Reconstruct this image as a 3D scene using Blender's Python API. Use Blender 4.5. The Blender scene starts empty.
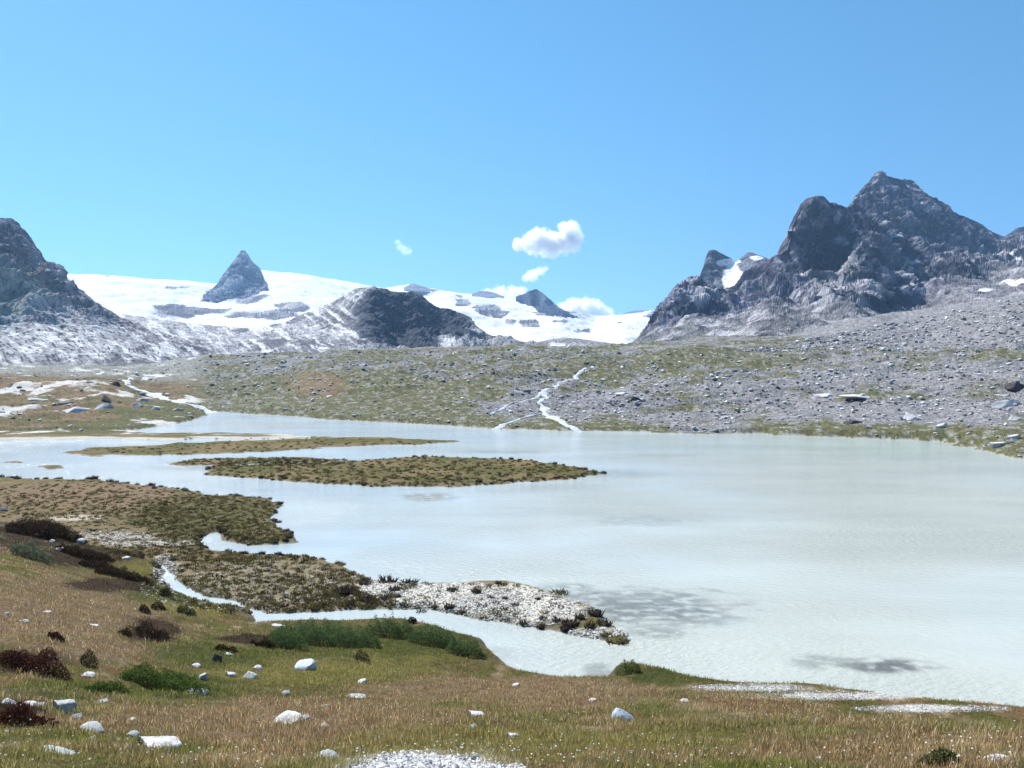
import bpy, math, random
import numpy as np
from mathutils import Vector

# ---------------------------------------------------------------- camera, sky, sun, exposure
S = bpy.context.scene
COL = S.collection
W, H = 1024, 768
HOR = 370.0                 # image row of the horizon
CAMZ = 14.0                 # eye height above the lake (m)
F = 769.0                   # focal length in pixels
cam = bpy.data.cameras.new('camera'); camo = bpy.data.objects.new('camera', cam); COL.objects.link(camo)
cam.sensor_width = 36.0; cam.lens = F / W * 36.0
cam.clip_start = 0.1; cam.clip_end = 60000
cam.shift_y = -(H / 2 - HOR) / W
camo.location = (0, 0, CAMZ); camo.rotation_euler = (math.radians(90), 0, 0)
S.camera = camo
SUN_EL, SUN_AZ = 50.0, -42.0      # azimuth from +Y, negative = left
world = bpy.data.worlds.new('World'); S.world = world; world.use_nodes = True
nt = world.node_tree; nt.nodes.clear()
sky = nt.nodes.new('ShaderNodeTexSky'); sky.sky_type = 'NISHITA'; sky.sun_disc = False
sky.sun_elevation = math.radians(SUN_EL); sky.sun_rotation = math.radians(SUN_AZ)
sky.altitude = 2500; sky.air_density = 1.3; sky.dust_density = 0.3; sky.ozone_density = 1.0
hs = nt.nodes.new('ShaderNodeHueSaturation'); hs.inputs['Saturation'].default_value = 1.25
hs.inputs['Hue'].default_value = 0.486
bg = nt.nodes.new('ShaderNodeBackground'); bg.inputs['Strength'].default_value = 0.105
wo = nt.nodes.new('ShaderNodeOutputWorld')
tcw = nt.nodes.new('ShaderNodeTexCoord'); adv = nt.nodes.new('ShaderNodeVectorMath'); adv.operation = 'ADD'; adv.inputs[1].default_value = (0, 0, .20)
nrm = nt.nodes.new('ShaderNodeVectorMath'); nrm.operation = 'NORMALIZE'
nt.links.new(tcw.outputs['Generated'], adv.inputs[0]); nt.links.new(adv.outputs[0], nrm.inputs[0]); nt.links.new(nrm.outputs[0], sky.inputs[0])
nt.links.new(sky.outputs[0], hs.inputs['Color']); nt.links.new(hs.outputs[0], bg.inputs[0]); nt.links.new(bg.outputs[0], wo.inputs[0])
sl = bpy.data.lights.new('sun', 'SUN'); sl.energy = 5.0; sl.angle = math.radians(0.5); sl.color = (1, 0.965, 0.91)
so = bpy.data.objects.new('sun', sl); COL.objects.link(so)
el, az = math.radians(SUN_EL), math.radians(SUN_AZ)
sd_ = Vector((math.sin(az) * math.cos(el), math.cos(az) * math.cos(el), math.sin(el)))
so.rotation_euler = sd_.to_track_quat('Z', 'Y').to_euler()
so.location = (0, 0, 300)
S.view_settings.view_transform = 'Standard'; S.view_settings.look = 'None'
S.view_settings.exposure = 0.82; S.view_settings.gamma = 1.0
try: S.view_settings.use_curve_mapping = False
except Exception: pass
S.cycles.use_denoising = True
S.cycles.max_bounces = 14; S.cycles.diffuse_bounces = 3; S.cycles.glossy_bounces = 2
S.cycles.volume_bounces = 12; S.cycles.transparent_max_bounces = 8
S.cycles.sample_clamp_indirect = 6.0

rng = np.random.default_rng(7)
random.seed(7)

# ---------------------------------------------------------------- noise
_perm = np.random.default_rng(1).permutation(256).astype(np.int32)
_perm = np.concatenate([_perm, _perm, _perm])
_g = np.random.default_rng(2).normal(size=(256, 3)); _g /= np.linalg.norm(_g, axis=1)[:, None]
_g = _g.astype(np.float32)
def noise(x, y, z):
    x = np.asarray(x, np.float32); y = np.asarray(y, np.float32) + 0 * x; z = np.asarray(z, np.float32) + 0 * x
    xi = np.floor(x).astype(np.int32); yi = np.floor(y).astype(np.int32); zi = np.floor(z).astype(np.int32)
    xf, yf, zf = x - xi, y - yi, z - zi
    fd = lambda t: t * t * t * (t * (t * 6 - 15) + 10)
    u, v, w = fd(xf), fd(yf), fd(zf)
    r = 0
    for a in (0, 1):
        for b in (0, 1):
            for c in (0, 1):
                h = _perm[_perm[_perm[(xi + a) & 255] + ((yi + b) & 255)] + ((zi + c) & 255)]
                g = _g[h]
                d = g[..., 0] * (xf - a) + g[..., 1] * (yf - b) + g[..., 2] * (zf - c)
                r = r + d * (u if a else 1 - u) * (v if b else 1 - v) * (w if c else 1 - w)
    return r * 1.5
def fbm(x, y, z=0.0, oct=4, gain=0.5, ridged=False):
    t = 0; a = 1.0; s = 1.0; tot = 0
    for k in range(oct):
        n = noise(np.asarray(x) * s + 17.3 * k, np.asarray(y) * s - 9.1 * k, np.asarray(z) * s + 5.7 * k)
        if ridged: n = 1 - 2 * np.abs(n)
        t = t + a * n; tot += a; a *= gain; s *= 2.03
    return t / tot
def sstep(a, b, x):
    t = np.clip((x - a) / (b - a), 0, 1); return t * t * (3 - 2 * t)

# ---------------------------------------------------------------- materials
def mat(name, rough=0.9, base=None, attr=None, nscale=1.0, namt=0.35, bscale=1.0, bdist=0.1, bstr=0.6,
        spec=0.05, translucent=0.0, fine=None, coord='Object', stretch=None):
    m = bpy.data.materials.new(name); m.use_nodes = True
    n = m.node_tree.nodes; l = m.node_tree.links; p = n['Principled BSDF']
    p.inputs['Roughness'].default_value = rough
    p.inputs['Specular IOR Level'].default_value = spec
    tc = n.new('ShaderNodeTexCoord'); src = tc.outputs[coord]
    if stretch:
        mp = n.new('ShaderNodeMapping'); mp.inputs['Scale'].default_value = stretch[0]; mp.inputs['Rotation'].default_value = stretch[1]
        l.new(src, mp.inputs[0]); src = mp.outputs[0]
    if attr:
        a = n.new('ShaderNodeAttribute'); a.attribute_name = attr; c = a.outputs['Color']
    else:
        r = n.new('ShaderNodeRGB'); r.outputs[0].default_value = (*base, 1); c = r.outputs[0]
    t = n.new('ShaderNodeTexNoise'); t.inputs['Scale'].default_value = nscale; t.inputs['Detail'].default_value = 8
    t.inputs['Roughness'].default_value = 0.65
    l.new(src, t.inputs['Vector'])
    mr = n.new('ShaderNodeMapRange'); mr.inputs['From Min'].default_value = 0.3; mr.inputs['From Max'].default_value = 0.7
    mr.inputs['To Min'].default_value = 1 - namt; mr.inputs['To Max'].default_value = 1 + namt
    l.new(t.outputs['Fac'], mr.inputs['Value'])
    mx = n.new('ShaderNodeVectorMath'); mx.operation = 'SCALE'
    l.new(c, mx.inputs[0]); l.new(mr.outputs[0], mx.inputs['Scale'])
    l.new(mx.outputs[0], p.inputs['Base Color'])
    t2 = n.new('ShaderNodeTexNoise'); t2.inputs['Scale'].default_value = bscale; t2.inputs['Detail'].default_value = 10
    t2.inputs['Roughness'].default_value = 0.7
    l.new(src, t2.inputs['Vector'])
    b = n.new('ShaderNodeBump'); b.inputs['Strength'].default_value = bstr; b.inputs['Distance'].default_value = bdist
    l.new(t2.outputs['Fac'], b.inputs['Height']); l.new(b.outputs[0], p.inputs['Normal'])
    if translucent:
        tr = n.new('ShaderNodeBsdfTranslucent'); l.new(mx.outputs[0], tr.inputs['Color'])
        ms = n.new('ShaderNodeMixShader'); ms.inputs[0].default_value = translucent
        l.new(p.outputs[0], ms.inputs[1]); l.new(tr.outputs[0], ms.inputs[2])
        l.new(ms.outputs[0], n['Material Output'].inputs['Surface'])
    return m

M = {}
M['ground'] = mat('ground_cover', attr='Col', nscale=3.0, namt=0.35, bscale=4.0, bdist=0.12, bstr=0.9)
M['rock_far'] = mat('mountain_rock', attr='Col', nscale=0.09, namt=0.5, bscale=0.12, bdist=5.0, bstr=1.0)
M['snow'] = mat('glacier_snow', attr='Col', rough=0.8, nscale=0.01, namt=0.12, bscale=0.02, bdist=9.0, bstr=0.6)
M['stone'] = mat('stone', attr='Col', nscale=6.0, namt=0.3, bscale=9.0, bdist=0.03, bstr=0.8)
M['pale'] = mat('pale_stone', base=(0.50, 0.49, 0.49), nscale=4, namt=0.6, bscale=9, bdist=0.03, bstr=0.8)
M['grey'] = mat('grey_stone', base=(0.36, 0.38, 0.37), nscale=5, namt=0.35, bscale=9, bdist=0.03, bstr=0.8)
M['bluegrey'] = mat('bluish_stone', base=(0.45, 0.5, 0.56), nscale=7, namt=0.35, bscale=9, bdist=0.03, bstr=0.8)
M['dark'] = mat('dark_stone', base=(0.075, 0.065, 0.065), nscale=5, namt=0.4, bscale=5, bdist=0.1, bstr=0.8)
M['boulder'] = mat('boulder_rock', base=(0.34, 0.33, 0.34), nscale=0.8, namt=0.45, bscale=1.5, bdist=0.2, bstr=0.9)
M['boulder_pale'] = mat('boulder_pale_rock', base=(0.52, 0.51, 0.52), nscale=0.8, namt=0.3, bscale=1.5, bdist=0.2, bstr=0.9)
M['leaf'] = mat('plant_fibre', attr='Col', rough=0.7, nscale=2.0, namt=0.2, bscale=5, bdist=0.01, bstr=0.1, translucent=0.3)
M['foam'] = mat('white_water', base=(0.5, 0.53, 0.56), rough=0.5, nscale=0.8, namt=0.25, bscale=1.2, bdist=0.5, bstr=1.0)

def water_mat():
    m = bpy.data.materials.new('glacial_water'); m.use_nodes = True
    n = m.node_tree.nodes; l = m.node_tree.links; p = n['Principled BSDF']
    a = n.new('ShaderNodeAttribute'); a.attribute_name = 'Col'
    l.new(a.outputs['Color'], p.inputs['Base Color'])
    p.inputs['Roughness'].default_value = 0.10; p.inputs['IOR'].default_value = 1.33
    tc = n.new('ShaderNodeTexCoord')
    mp = n.new('ShaderNodeMapping'); mp.inputs['Scale'].default_value = (0.8, 1.6, 1); mp.inputs['Rotation'].default_value = (0, 0, 0.5)
    l.new(tc.outputs['Object'], mp.inputs[0])
    t = n.new('ShaderNodeTexNoise'); t.inputs['Scale'].default_value = 2.3; t.inputs['Detail'].default_value = 5; t.inputs['Roughness'].default_value = 0.6
    l.new(mp.outputs[0], t.inputs['Vector'])
    t3 = n.new('ShaderNodeTexNoise'); t3.inputs['Scale'].default_value = 0.035; t3.inputs['Detail'].default_value = 3
    l.new(tc.outputs['Object'], t3.inputs['Vector'])
    mr = n.new('ShaderNodeMapRange'); mr.inputs['From Min'].default_value = 0.4; mr.inputs['From Max'].default_value = 0.6
    mr.inputs['To Min'].default_value = 0.2; mr.inputs['To Max'].default_value = 1.0
    l.new(t3.outputs['Fac'], mr.inputs['Value'])
    b = n.new('ShaderNodeBump'); b.inputs['Distance'].default_value = 0.2
    l.new(mr.outputs[0], b.inputs['Strength'])
    l.new(t.outputs['Fac'], b.inputs['Height']); l.new(b.outputs[0], p.inputs['Normal'])
    return m
M['water'] = water_mat()

# ---------------------------------------------------------------- mesh helpers
def put_mesh(name, verts, faces, m, col=None, smooth=True, parent=None, link=True):
    """verts (n,3); faces (k,3) or (k,4) array; col (n,3)"""
    me = bpy.data.meshes.new(name)
    verts = np.ascontiguousarray(verts, np.float32); faces = np.ascontiguousarray(faces, np.int32)
    k, s = faces.shape
    me.vertices.add(len(verts)); me.vertices.foreach_set('co', verts.ravel())
    me.loops.add(k * s); me.loops.foreach_set('vertex_index', faces.ravel())
    me.polygons.add(k)
    me.polygons.foreach_set('loop_start', np.arange(0, k * s, s, dtype=np.int32))
    try: me.polygons.foreach_set('loop_total', np.full(k, s, np.int32))
    except Exception: pass
    me.polygons.foreach_set('use_smooth', np.full(k, smooth, bool))
    me.update(calc_edges=True)
    if col is not None:
        at = me.color_attributes.new('Col', 'FLOAT_COLOR', 'POINT')
        c = np.ones((len(verts), 4), np.float32); c[:, :3] = col
        at.data.foreach_set('color', c.ravel())
    me.materials.append(m)
    o = bpy.data.objects.new(name, me)
    if link: COL.objects.link(o)
    if parent: o.parent = parent
    return o
def tag(o, label=None, cat=None, group=None, kind=None):
    if label: o['label'] = label
    if cat: o['category'] = cat
    if group: o['group'] = group
    if kind: o['kind'] = kind
    return o
def grid_faces(nr, nc):
    i = np.arange(nr * nc).reshape(nr, nc)
    return np.stack([i[:-1, :-1], i[:-1, 1:], i[1:, 1:], i[1:, :-1]], -1).reshape(-1, 4)

# ---------------------------------------------------------------- ground heights
def flat(px, py):           # image point on the lake level -> world x, y
    D = CAMZ * F / (np.asarray(py, float) - HOR)
    return np.stack([(np.asarray(px, float) - 512) / F * D, D], -1)
def P(*pts): a = np.array(pts, float); return flat(a[:, 0], a[:, 1])
LAND = [
 P((-900,446),(-400,443),(0,440),(100,439),(170,441),(200,439),(240,439),(290,438),(300,436),(270,434),(200,433),(150,434),(125,431),(165,426),(195,420),(207,414),(205,411),
   (212,411.5),(250,414),(290,416),(330,420),(400,423),(470,427),(480,428),(580,431),(640,432),(700,434),(760,434),(880,439),(940,442),(985,450),(1010,457),(1100,475),(1500,560),(2500,600),
   (2500,371.5),(-900,371.5)),
 P((65,453),(100,448),(200,443),(300,437),(380,438),(455,441),(430,444),(350,446),(280,451),(200,455),(90,456)),
 P((165,463),(200,459),(260,458),(310,458),(345,461),(300,463),(230,465),(185,466)),
 P((205,470),(212,467),(260,465),(330,463),(370,460),(430,457),(500,459),(560,465),(606,474),(560,480),(500,484),(450,487),(380,487),(310,483),(240,478),(210,476)),
 P((5,462.3),(20,461.5),(28,463),(18,464)), P((43,467.3),(55,466.5),(65,468),(52,469)),
 P((-400,500),(-60,478),(0,477),(30,480),(90,480),(130,484),(180,490),(215,495),(270,499),(280,505),(277,512),(271,520),(290,535),(294,543),(250,545),(222,540),(218,530),(205,538),(197,545),
   (215,550),(260,554),(310,557),(335,563),(360,575),(385,583),(430,584),(500,582),(530,585),(560,597),(590,605),(605,620),(622,636),(610,640),(575,636),(520,625),(470,616),(430,609),
   (400,609),(350,610),(310,613),(270,613),(255,610),(235,603),(205,596),(182,585),(170,568),(160,562),(-400,562)),
 np.array([(-300, 90), *P((-400,540),(0,540),(120,555),(158,564),(163,580),(175,592),(205,604),(225,608),(250,610),(256,627),(300,626),(350,623),(400,621),(440,629),(480,640),(495,655),(505,668),
   (530,676),(570,681),(605,682),(615,668),(625,663),(650,668),(700,681),(720,684),(800,688),(900,700),(1024,712),(1300,745),(2000,800)), (200, 0), (200, -300), (-400, -300), (-400, 90)]),
]
def sdf(x, y):
    best = np.full(x.shape, -1e9, np.float32)
    for poly in LAND:
        d2 = np.full(x.shape, 1e12, np.float32); ins = np.zeros(x.shape, bool)
        n = len(poly)
        for i in range(n):
            ax, ay = poly[i]; bx, by = poly[(i + 1) % n]
            ex, ey = bx - ax, by - ay
            wx, wy = x - ax, y - ay
            t = np.clip((wx * ex + wy * ey) / (ex * ex + ey * ey + 1e-9), 0, 1)
            d2 = np.minimum(d2, (wx - t * ex) ** 2 + (wy - t * ey) ** 2)
            c = (ay > y) != (by > y)
            ins ^= c & (x < (bx - ax) * (y - ay) / (by - ay + 1e-12) + ax)
        d = np.sqrt(d2)
        best = np.maximum(best, np.where(ins, d, -d))
    return best

COLS = {  # image column -> (forward distance, height) knots
 -500: [(1,12.6),(6,11.8),(30,9.5),(80,4),(120,.6),(180,.6),(230,4),(300,9),(420,18),(600,26),(2000,60)],
 -200: [(1,12.5),(6,11.3),(12,9.9),(30,7.4),(70,2.6),(100,.5),(175,.5),(230,4),(300,8.5),(400,15),(600,22),(2000,50)],
 0:   [(1,12.4),(6,10.95),(12,9.2),(30,5.9),(55,2.4),(74,.5),(150,.5),(172,.6),(200,2.4),(240,5),(300,8.6),(380,12),(500,15),(600,17),(2000,40)],
 100: [(1,12.4),(6,10.9),(12,9.0),(28,5.2),(45,1.7),(56,.5),(170,.5),(190,1.2),(240,4.6),(300,7.6),(370,9.5),(500,14),(600,16),(2000,40)],
 160: [(1,12.4),(6,10.9),(12,8.9),(26,4.9),(40,1.6),(50,.5),(185,.5),(240,2.2),(300,4.0),(400,8.5),(500,14),(600,19),(2000,40)],
 215: [(1,12.4),(6,10.9),(12,8.8),(25,4.9),(38,1.4),(45,.5),(200,.4),(262,.7),(330,6),(430,15),(530,22),(600,25),(2000,40)],
 330: [(1,12.4),(6,10.9),(12,8.8),(24,4.9),(36,1.4),(41,.5),(200,.4),(235,2.2),(300,9),(400,19),(480,25.5),(600,27),(2000,50)],
 512: [(1,12.4),(6,10.9),(10,9.45),(15,7.6),(25,3.8),(32,.9),(40,.5),(185,.4),(205,2),(260,9),(350,20),(450,27.5),(600,30),(2000,60)],
 600: [(1,12.4),(6,10.9),(10,9.45),(15,7.7),(25,3.9),(32,.9),(40,.5),(178,.4),(195,1.8),(260,8.2),(350,18.3),(480,28),(600,31),(2000,60)],
 768: [(1,12.4),(6,10.9),(10,9.45),(14,8.05),(18,6.2),(25,2.5),(29,.9),(35,.5),(160,.4),(178,1.6),(220,6.2),(300,15.5),(420,28),(600,42),(2000,80)],
 900: [(1,12.4),(6,10.9),(9,9.85),(12,8.65),(16,6.6),(24,2.4),(28,.9),(35,.5),(140,.4),(158,1.5),(200,6),(260,13),(350,25),(500,46),(600,58),(2000,120)],
 1024:[(1,12.4),(6,10.95),(8,10.2),(10,9.4),(13,8.0),(20,3.8),(26,.9),(35,.5),(115,.4),(135,1.8),(160,4.5),(200,9.5),(260,18),(350,36),(500,60),(600,72),(2000,150)],
 1300:[(1,12.4),(6,11.1),(9,10.2),(13,8.4),(20,5),(28,1.4),(35,.5),(60,.5),(100,5),(160,12),(260,28),(400,50),(600,80),(2000,160)],
 1700:[(1,12.4),(6,11.3),(10,10.2),(20,7),(32,3),(45,2),(80,8),(160,22),(300,50),(600,90),(2000,170)],
}
half = math.degrees(math.atan(512 / F))
th_in = np.arctan((np.arange(-60, 1085, 1.35) - 512) / F)
th_out = np.radians(np.linspace(math.degrees(th_in[-1]), 180, 90))[1:]
TH = np.concatenate([-th_out[::-1], th_in, th_out])
r1 = np.exp(np.linspace(math.log(0.3), math.log(4), 16, endpoint=False))
r2 = np.exp(np.linspace(math.log(4), math.log(620), 900, endpoint=False))
r3 = np.exp(np.linspace(math.log(620), math.log(16000), 60))
RR = np.concatenate([r1, r2, r3])
_cp = sorted(COLS); _cth = np.array([math.atan((c - 512) / F) for c in _cp])
_D = np.exp(np.linspace(math.log(0.2), math.log(20000), 900))
_tab = []
for c in _cp:
    k = np.array(COLS[c], float)
    z = np.interp(np.log(_D), np.log(k[:, 0]), k[:, 1])
    ker = np.hanning(15); ker /= ker.sum()
    _tab.append(np.convolve(np.pad(z, 7, mode='edge'), ker, 'valid'))
_tab = np.array(_tab)
def base_z(th, r):
    thc = np.clip(th, _cth[0], _cth[-1])
    D = np.maximum(r * np.cos(np.clip(th, -1.15, 1.15)), 0.2)
    j = np.clip(np.searchsorted(_cth, thc) - 1, 0, len(_cth) - 2)
    t = (thc - _cth[j]) / (_cth[j + 1] - _cth[j]); t = t * t * (3 - 2 * t) * 0.5 + t * 0.5
    f = np.interp(np.log(D), np.log(_D), np.arange(len(_D))); i = np.clip(f.astype(int), 0, len(_D) - 2); g = f - i
    z0 = _tab[j, i] * (1 - g) + _tab[j, i + 1] * g; z1 = _tab[j + 1, i] * (1 - g) + _tab[j + 1, i + 1] * g
    z = z0 * (1 - t) + z1 * t
    back = sstep(1.2, 2.4, np.abs(th))           # the hillside simply carries on behind the viewer
    return z * (1 - back) + back * (12.4 + 0.16 * np.minimum(r, 400))
TT, RG = np.meshgrid(TH, RR)
GX, GY = RG * np.sin(TT), RG * np.cos(TT)
GSD = sdf(GX, GY)
wob = fbm(GX * .25, GY * .25, 3.0, 4) * np.clip(RG * 0.016, .25, 3.0) + fbm(GX * .07, GY * .3, 13.0, 4) * np.clip((RG - 85) * .06, 0, 3.6) * (RG < 185)
GSD = GSD + wob
GB = base_z(TT, RG)
_all = LAND; LAND = [_all[7]]; HM = sdf(GX, GY); LAND = _all
far_ = sstep(120, 200, GY)
rise = np.where(GSD > 0, 0.10 + GSD * (0.45 - 0.1 * far_), GSD * 0.12)
GZ = np.where(GSD > 0, np.minimum(GB, rise), np.maximum(rise, -1.6))
nearhill = sstep(110, 60, RG) * sstep(0.5, 1.5, GB)
bumpy = (fbm(GX * .12, GY * .12, 0., 5) * 0.55 * sstep(3, 20, RG) * nearhill * np.clip(GZ, 0, 1)
         + fbm(GX * 1.3, GY * 1.3, 4., 3) * 0.07 * nearhill
         + (fbm(GX * .018, GY * .018, 0., 4) * 5.0 + fbm(GX * .07, GY * .07, 8., 4) * 2.6 + fbm(GX * .5, GY * .5, 2., 2) * .35) * sstep(2, 45, GSD) * far_)
GZ = GZ + np.where(GSD > 0, bumpy, 0) + np.where((GSD > 0) & (GB < .9), fbm(GX * .5, GY * .5, 1., 4) * .16 * sstep(0, 1.5, GSD), 0)
lowp = (HM < 0) & (GB < .9) & (GY < 178) & (GSD > 0)
GZ = np.where(lowp, np.minimum(GZ, .20) + .3 * np.maximum(GZ - .45, -.2), GZ)
GPX = 512 + F * np.tan(np.clip(TT, -1.4, 1.4)); GPY = HOR + F * (CAMZ - GZ) / np.maximum(RG * np.cos(np.clip(TT, -1.4, 1.4)), .1)

def gsample(arr, x, y):
    th = np.arctan2(x, y); r = np.hypot(x, y)
    a = np.interp(th, TH, np.arange(len(TH))); b = np.interp(r, RR, np.arange(len(RR)))
    i = np.clip(b.astype(int), 0, len(RR) - 2); j = np.clip(a.astype(int), 0, len(TH) - 2); u = b - i; v = a - j
    return arr[i, j] * (1 - u) * (1 - v) + arr[i + 1, j] * u * (1 - v) + arr[i, j + 1] * (1 - u) * v + arr[i + 1, j + 1] * u * v
_ray = np.exp(np.linspace(math.log(3.5), math.log(610), 2600))
def hit(px, py):            # first ground point seen in the direction of an image point
    px = np.atleast_1d(np.asarray(px, float)); py = np.atleast_1d(np.asarray(py, float))
    out = np.full((len(px), 3), np.nan)
    for s in range(0, len(px), 2000):
        a, b = px[s:s + 2000, None], py[s:s + 2000, None]
        X = (a - 512) / F * _ray[None]; Y = _ray[None] + 0 * a
        Z = np.maximum(gsample(GZ, X, Y), 0.0); L = CAMZ - (b - HOR) / F * Y
        below = L <= Z
        k = below.argmax(1); ok = below.any(1)
        ii = np.arange(len(k))
        out[s:s + 2000][ok] = np.stack([X[ii, k], Y[ii, k], Z[ii, k]], -1)[ok]
    return out

# ---- what covers the ground (colours of soil, turf, gravel; real places on the ground)

def blob(px, py, cx, cy, rx, ry, edge=0.5, n=None):
    d = np.sqrt(((px - cx) / rx) ** 2 + ((py - cy) / ry) ** 2)
    if n is not None: d = d + n * .55
    return sstep(1 + edge * .5, 1 - edge * .5, d)
lerp = lambda a, b, t: a + (np.asarray(b) - a) * t[..., None]
n1 = fbm(GX * .35, GY * .35, 1., 5); n2 = fbm(GX * 1.2, GY * 1.2, 7., 4); n3 = fbm(GX * .02, GY * .02, 3., 4); n4 = fbm(GX * .09, GY * .09, 5., 5)
TAN, OLIVE, GREEN, HEATH, GRAVEL, RUST = (.19,.125,.06), (.11,.098,.028), (.065,.075,.02), (.05,.03,.018), (.46,.44,.41), (.17,.095,.045)
c = np.zeros(GX.shape + (3,)) + np.array(TAN)
c = lerp(c, OLIVE, sstep(-.12, .12, n1)); c = lerp(c, RUST, sstep(.05, .3, n2) * .7); c = lerp(c, (.34, .26, .16), sstep(.05, .25, fbm(GX * .8, GY * .8, 31., 4)) * .8); c = lerp(c, (.11, .12, .03), sstep(.0, .25, fbm(GX * .6, GY * .6, 51., 4)) * .8); patch_noise = fbm(GX * 2.3, GY * 2.3, 61., 4)
near = GY < 115
def paint(colr, blobs, amt=1.0, mask=None):
    global c
    w = 0
    for b in blobs: w = np.maximum(w, blob(GPX, GPY, *b, n=1.5 * (n1 + .5 * n2 + .5 * patch_noise)))
    w = w * amt * (near if mask is None else mask)
    c = lerp(c, colr, w)
paint(OLIVE, [(300,675,150,28),(150,600,110,30),(420,650,90,25),(120,570,60,30),(470,740,120,30)], .8)
paint((.23,.155,.095), [(60,610,110,35),(70,650,80,14),(520,690,160,14),(250,720,220,22)], .8)
paint((.19,.17,.035), [(300,672,120,14),(200,575,90,18),(400,655,60,10),(190,600,50,14),(560,740,200,18)], .65)
paint(GREEN, [(180,690,70,16),(60,690,60,10),(210,655,60,16),(320,640,80,18),(660,676,55,10),(160,590,40,12),(420,640,60,18)], .85)
paint(HEATH, [(40,533,64,17),(85,555,50,12),(110,585,45,8),(150,632,30,12),(20,660,55,13),(15,712,45,12),(250,640,30,6)], .9)
fp = near & (HM < 0) & (GY > 32) & (GPY < 640)
c[fp] = lerp(np.zeros(GX.shape + (3,)) + np.array((.095,.078,.035)), (.155,.115,.065), sstep(-.2, .2, n1))[fp]
paint((.165,.115,.07), [(100,496,110,14)], .8, fp); paint((.07,.066,.024), [(220,518,80,26),(280,540,20,10)], .8, fp)
paint((.42,.37,.30), [(115,536,40,4),(75,518,26,3),(150,543,50,3),(165,568,12,14)], .75, fp)
paint((.22,.19,.13), [(260,585,110,24)], .6, fp)
paint((.50,.46,.40), [(450,598,75,17),(520,606,75,20),(380,590,25,8),(600,632,30,5)], 1.0, fp)
paint((.10,.09,.03), [(596,620,16,18),(560,625,30,5),(500,612,18,5)], .9, fp)
isl = (GY >= 95) & (GY < 172) & (GPY > 434) & (GSD > 0) & (GPX < 640)
c[isl] = lerp(np.zeros(GX.shape + (3,)) + np.array((.085,.078,.028)), (.15,.11,.055), sstep(-.15, .2, n4 + n1 * .5))[isl]
mud = sstep(.7, 0.1, GSD + n1 * .9) * (GB < 1.2) * (GY < 200) * (GPX < 640)
c = lerp(c, (.15,.13,.09), mud * .8)
c = lerp(c, (.40,.38,.33), (sstep(6, 1.5, GSD + n4 * 4) * (GY > 150) * (GPX < 310) * (GPY > 431))[...])
paint(GRAVEL, [(750,688,60,3.5),(830,696,80,3.5),(930,708,60,3.5)], .8)
paint((.42,.40,.38), [(430,772,84,13)], .9)
# far bank
fb = (GY > 120) & (GSD > 0) & ~isl
gm = sstep(-.34, .14, n4 + n3 * .9 + .5 * blob(GPX, GPY, 330, 398, 170, 26) + .3 * blob(GPX, GPY, 690, 362, 110, 8) + .3 * blob(GPX, GPY, 880, 392, 130, 9)
           - .3 * blob(GPX, GPY, 690, 400, 100, 22) - .25 * sstep(420, 600, GY) - .8 * sstep(760, 860, GPX) * sstep(352, 338, GPY) - .45 * blob(GPX, GPY, 920, 390, 170, 34) + .35 * sstep(14, 3, GSD) - .25 * blob(GPX, GPY, 545, 400, 70, 22))
fc = lerp(np.zeros(GX.shape + (3,)) + np.array((.175,.17,.175)), (.09,.088,.038), gm)
fc = lerp(fc, (.34, .33, .34), sstep(.05, .3, n1 + n2 * .6) * .5); fc = lerp(fc, (.09, .085, .08), sstep(.2, .45, n2 - n1) * .45); fc = fc * (1 + .3 * rng.uniform(-1, 1, GX.shape))[..., None]
fc = lerp(fc, (.22,.13,.075), blob(GPX, GPY, 320, 385, 30, 12, 1.0, n4) * .45)
lm = (GPX < 215) * sstep(215, 190, GPX)
meadow = lerp(np.zeros(GX.shape + (3,)) + np.array((.15,.105,.06)), (.085,.082,.035), sstep(-.1, .2, n4 + .4 * sstep(30, 8, GSD)))
meadow = lerp(meadow, (.19,.19,.17), sstep(340, 430, GY)) * (1 + .35 * rng.uniform(-1, 1, GX.shape))[..., None]; meadow = lerp(meadow, (.55,.53,.51), sstep(.22, .35, n4 - n3) * .8)
fc = fc * (1 - lm[..., None]) + meadow * lm[..., None]
c = c * (1 - fb[..., None]) + fc * fb[..., None]
c = lerp(c, (.33,.32,.29), sstep(0.05, -0.2, GSD) * 1.0)
GC = c
GC2 = GC * np.where((HM > 0) & (GC.mean(-1) < .33), .6, 1.0)[..., None]     # shade between the blades put into the ground colour as a darker tone
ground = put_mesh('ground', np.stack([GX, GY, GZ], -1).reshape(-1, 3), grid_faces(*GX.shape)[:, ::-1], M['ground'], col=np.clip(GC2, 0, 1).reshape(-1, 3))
tag(ground, kind='structure')

# ---------------------------------------------------------------- water
wt = np.concatenate([[-1.25, -1.1, -1.0, -.9, -.8, -.7], np.arctan((np.arange(-60, 1085, 2.0) - 512) / F), [.7, .8, .9, 1.0, 1.1, 1.25]])
wr = np.exp(np.linspace(math.log(14), math.log(420), 700))
WT, WR = np.meshgrid(wt, wr); WX, WY = WR * np.sin(WT), WR * np.cos(WT)
wpx = 512 + F * WX / WY; wpy = HOR + F * CAMZ / WY
wc = np.zeros(WX.shape + (3,)) + np.array((.40, .422, .385))
wc = lerp(wc, (.40, .45, .46), sstep(700, 250, wpx) * 1.0)  # bluer to the left: sky and glitter reflection put into the water colour
wc = lerp(wc, (.345, .395, .345), sstep(560, 900, wpx + 100 * fbm(WX * .02, WY * .02, 2., 3)) * sstep(470, 440, wpy))
wn = fbm(WX * .35, WY * .9, 2., 4); wn2 = fbm(WX * .9, WY * 1.6, 5., 4); wn3 = fbm(WX * .025, WY * .09, 5., 4)
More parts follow.
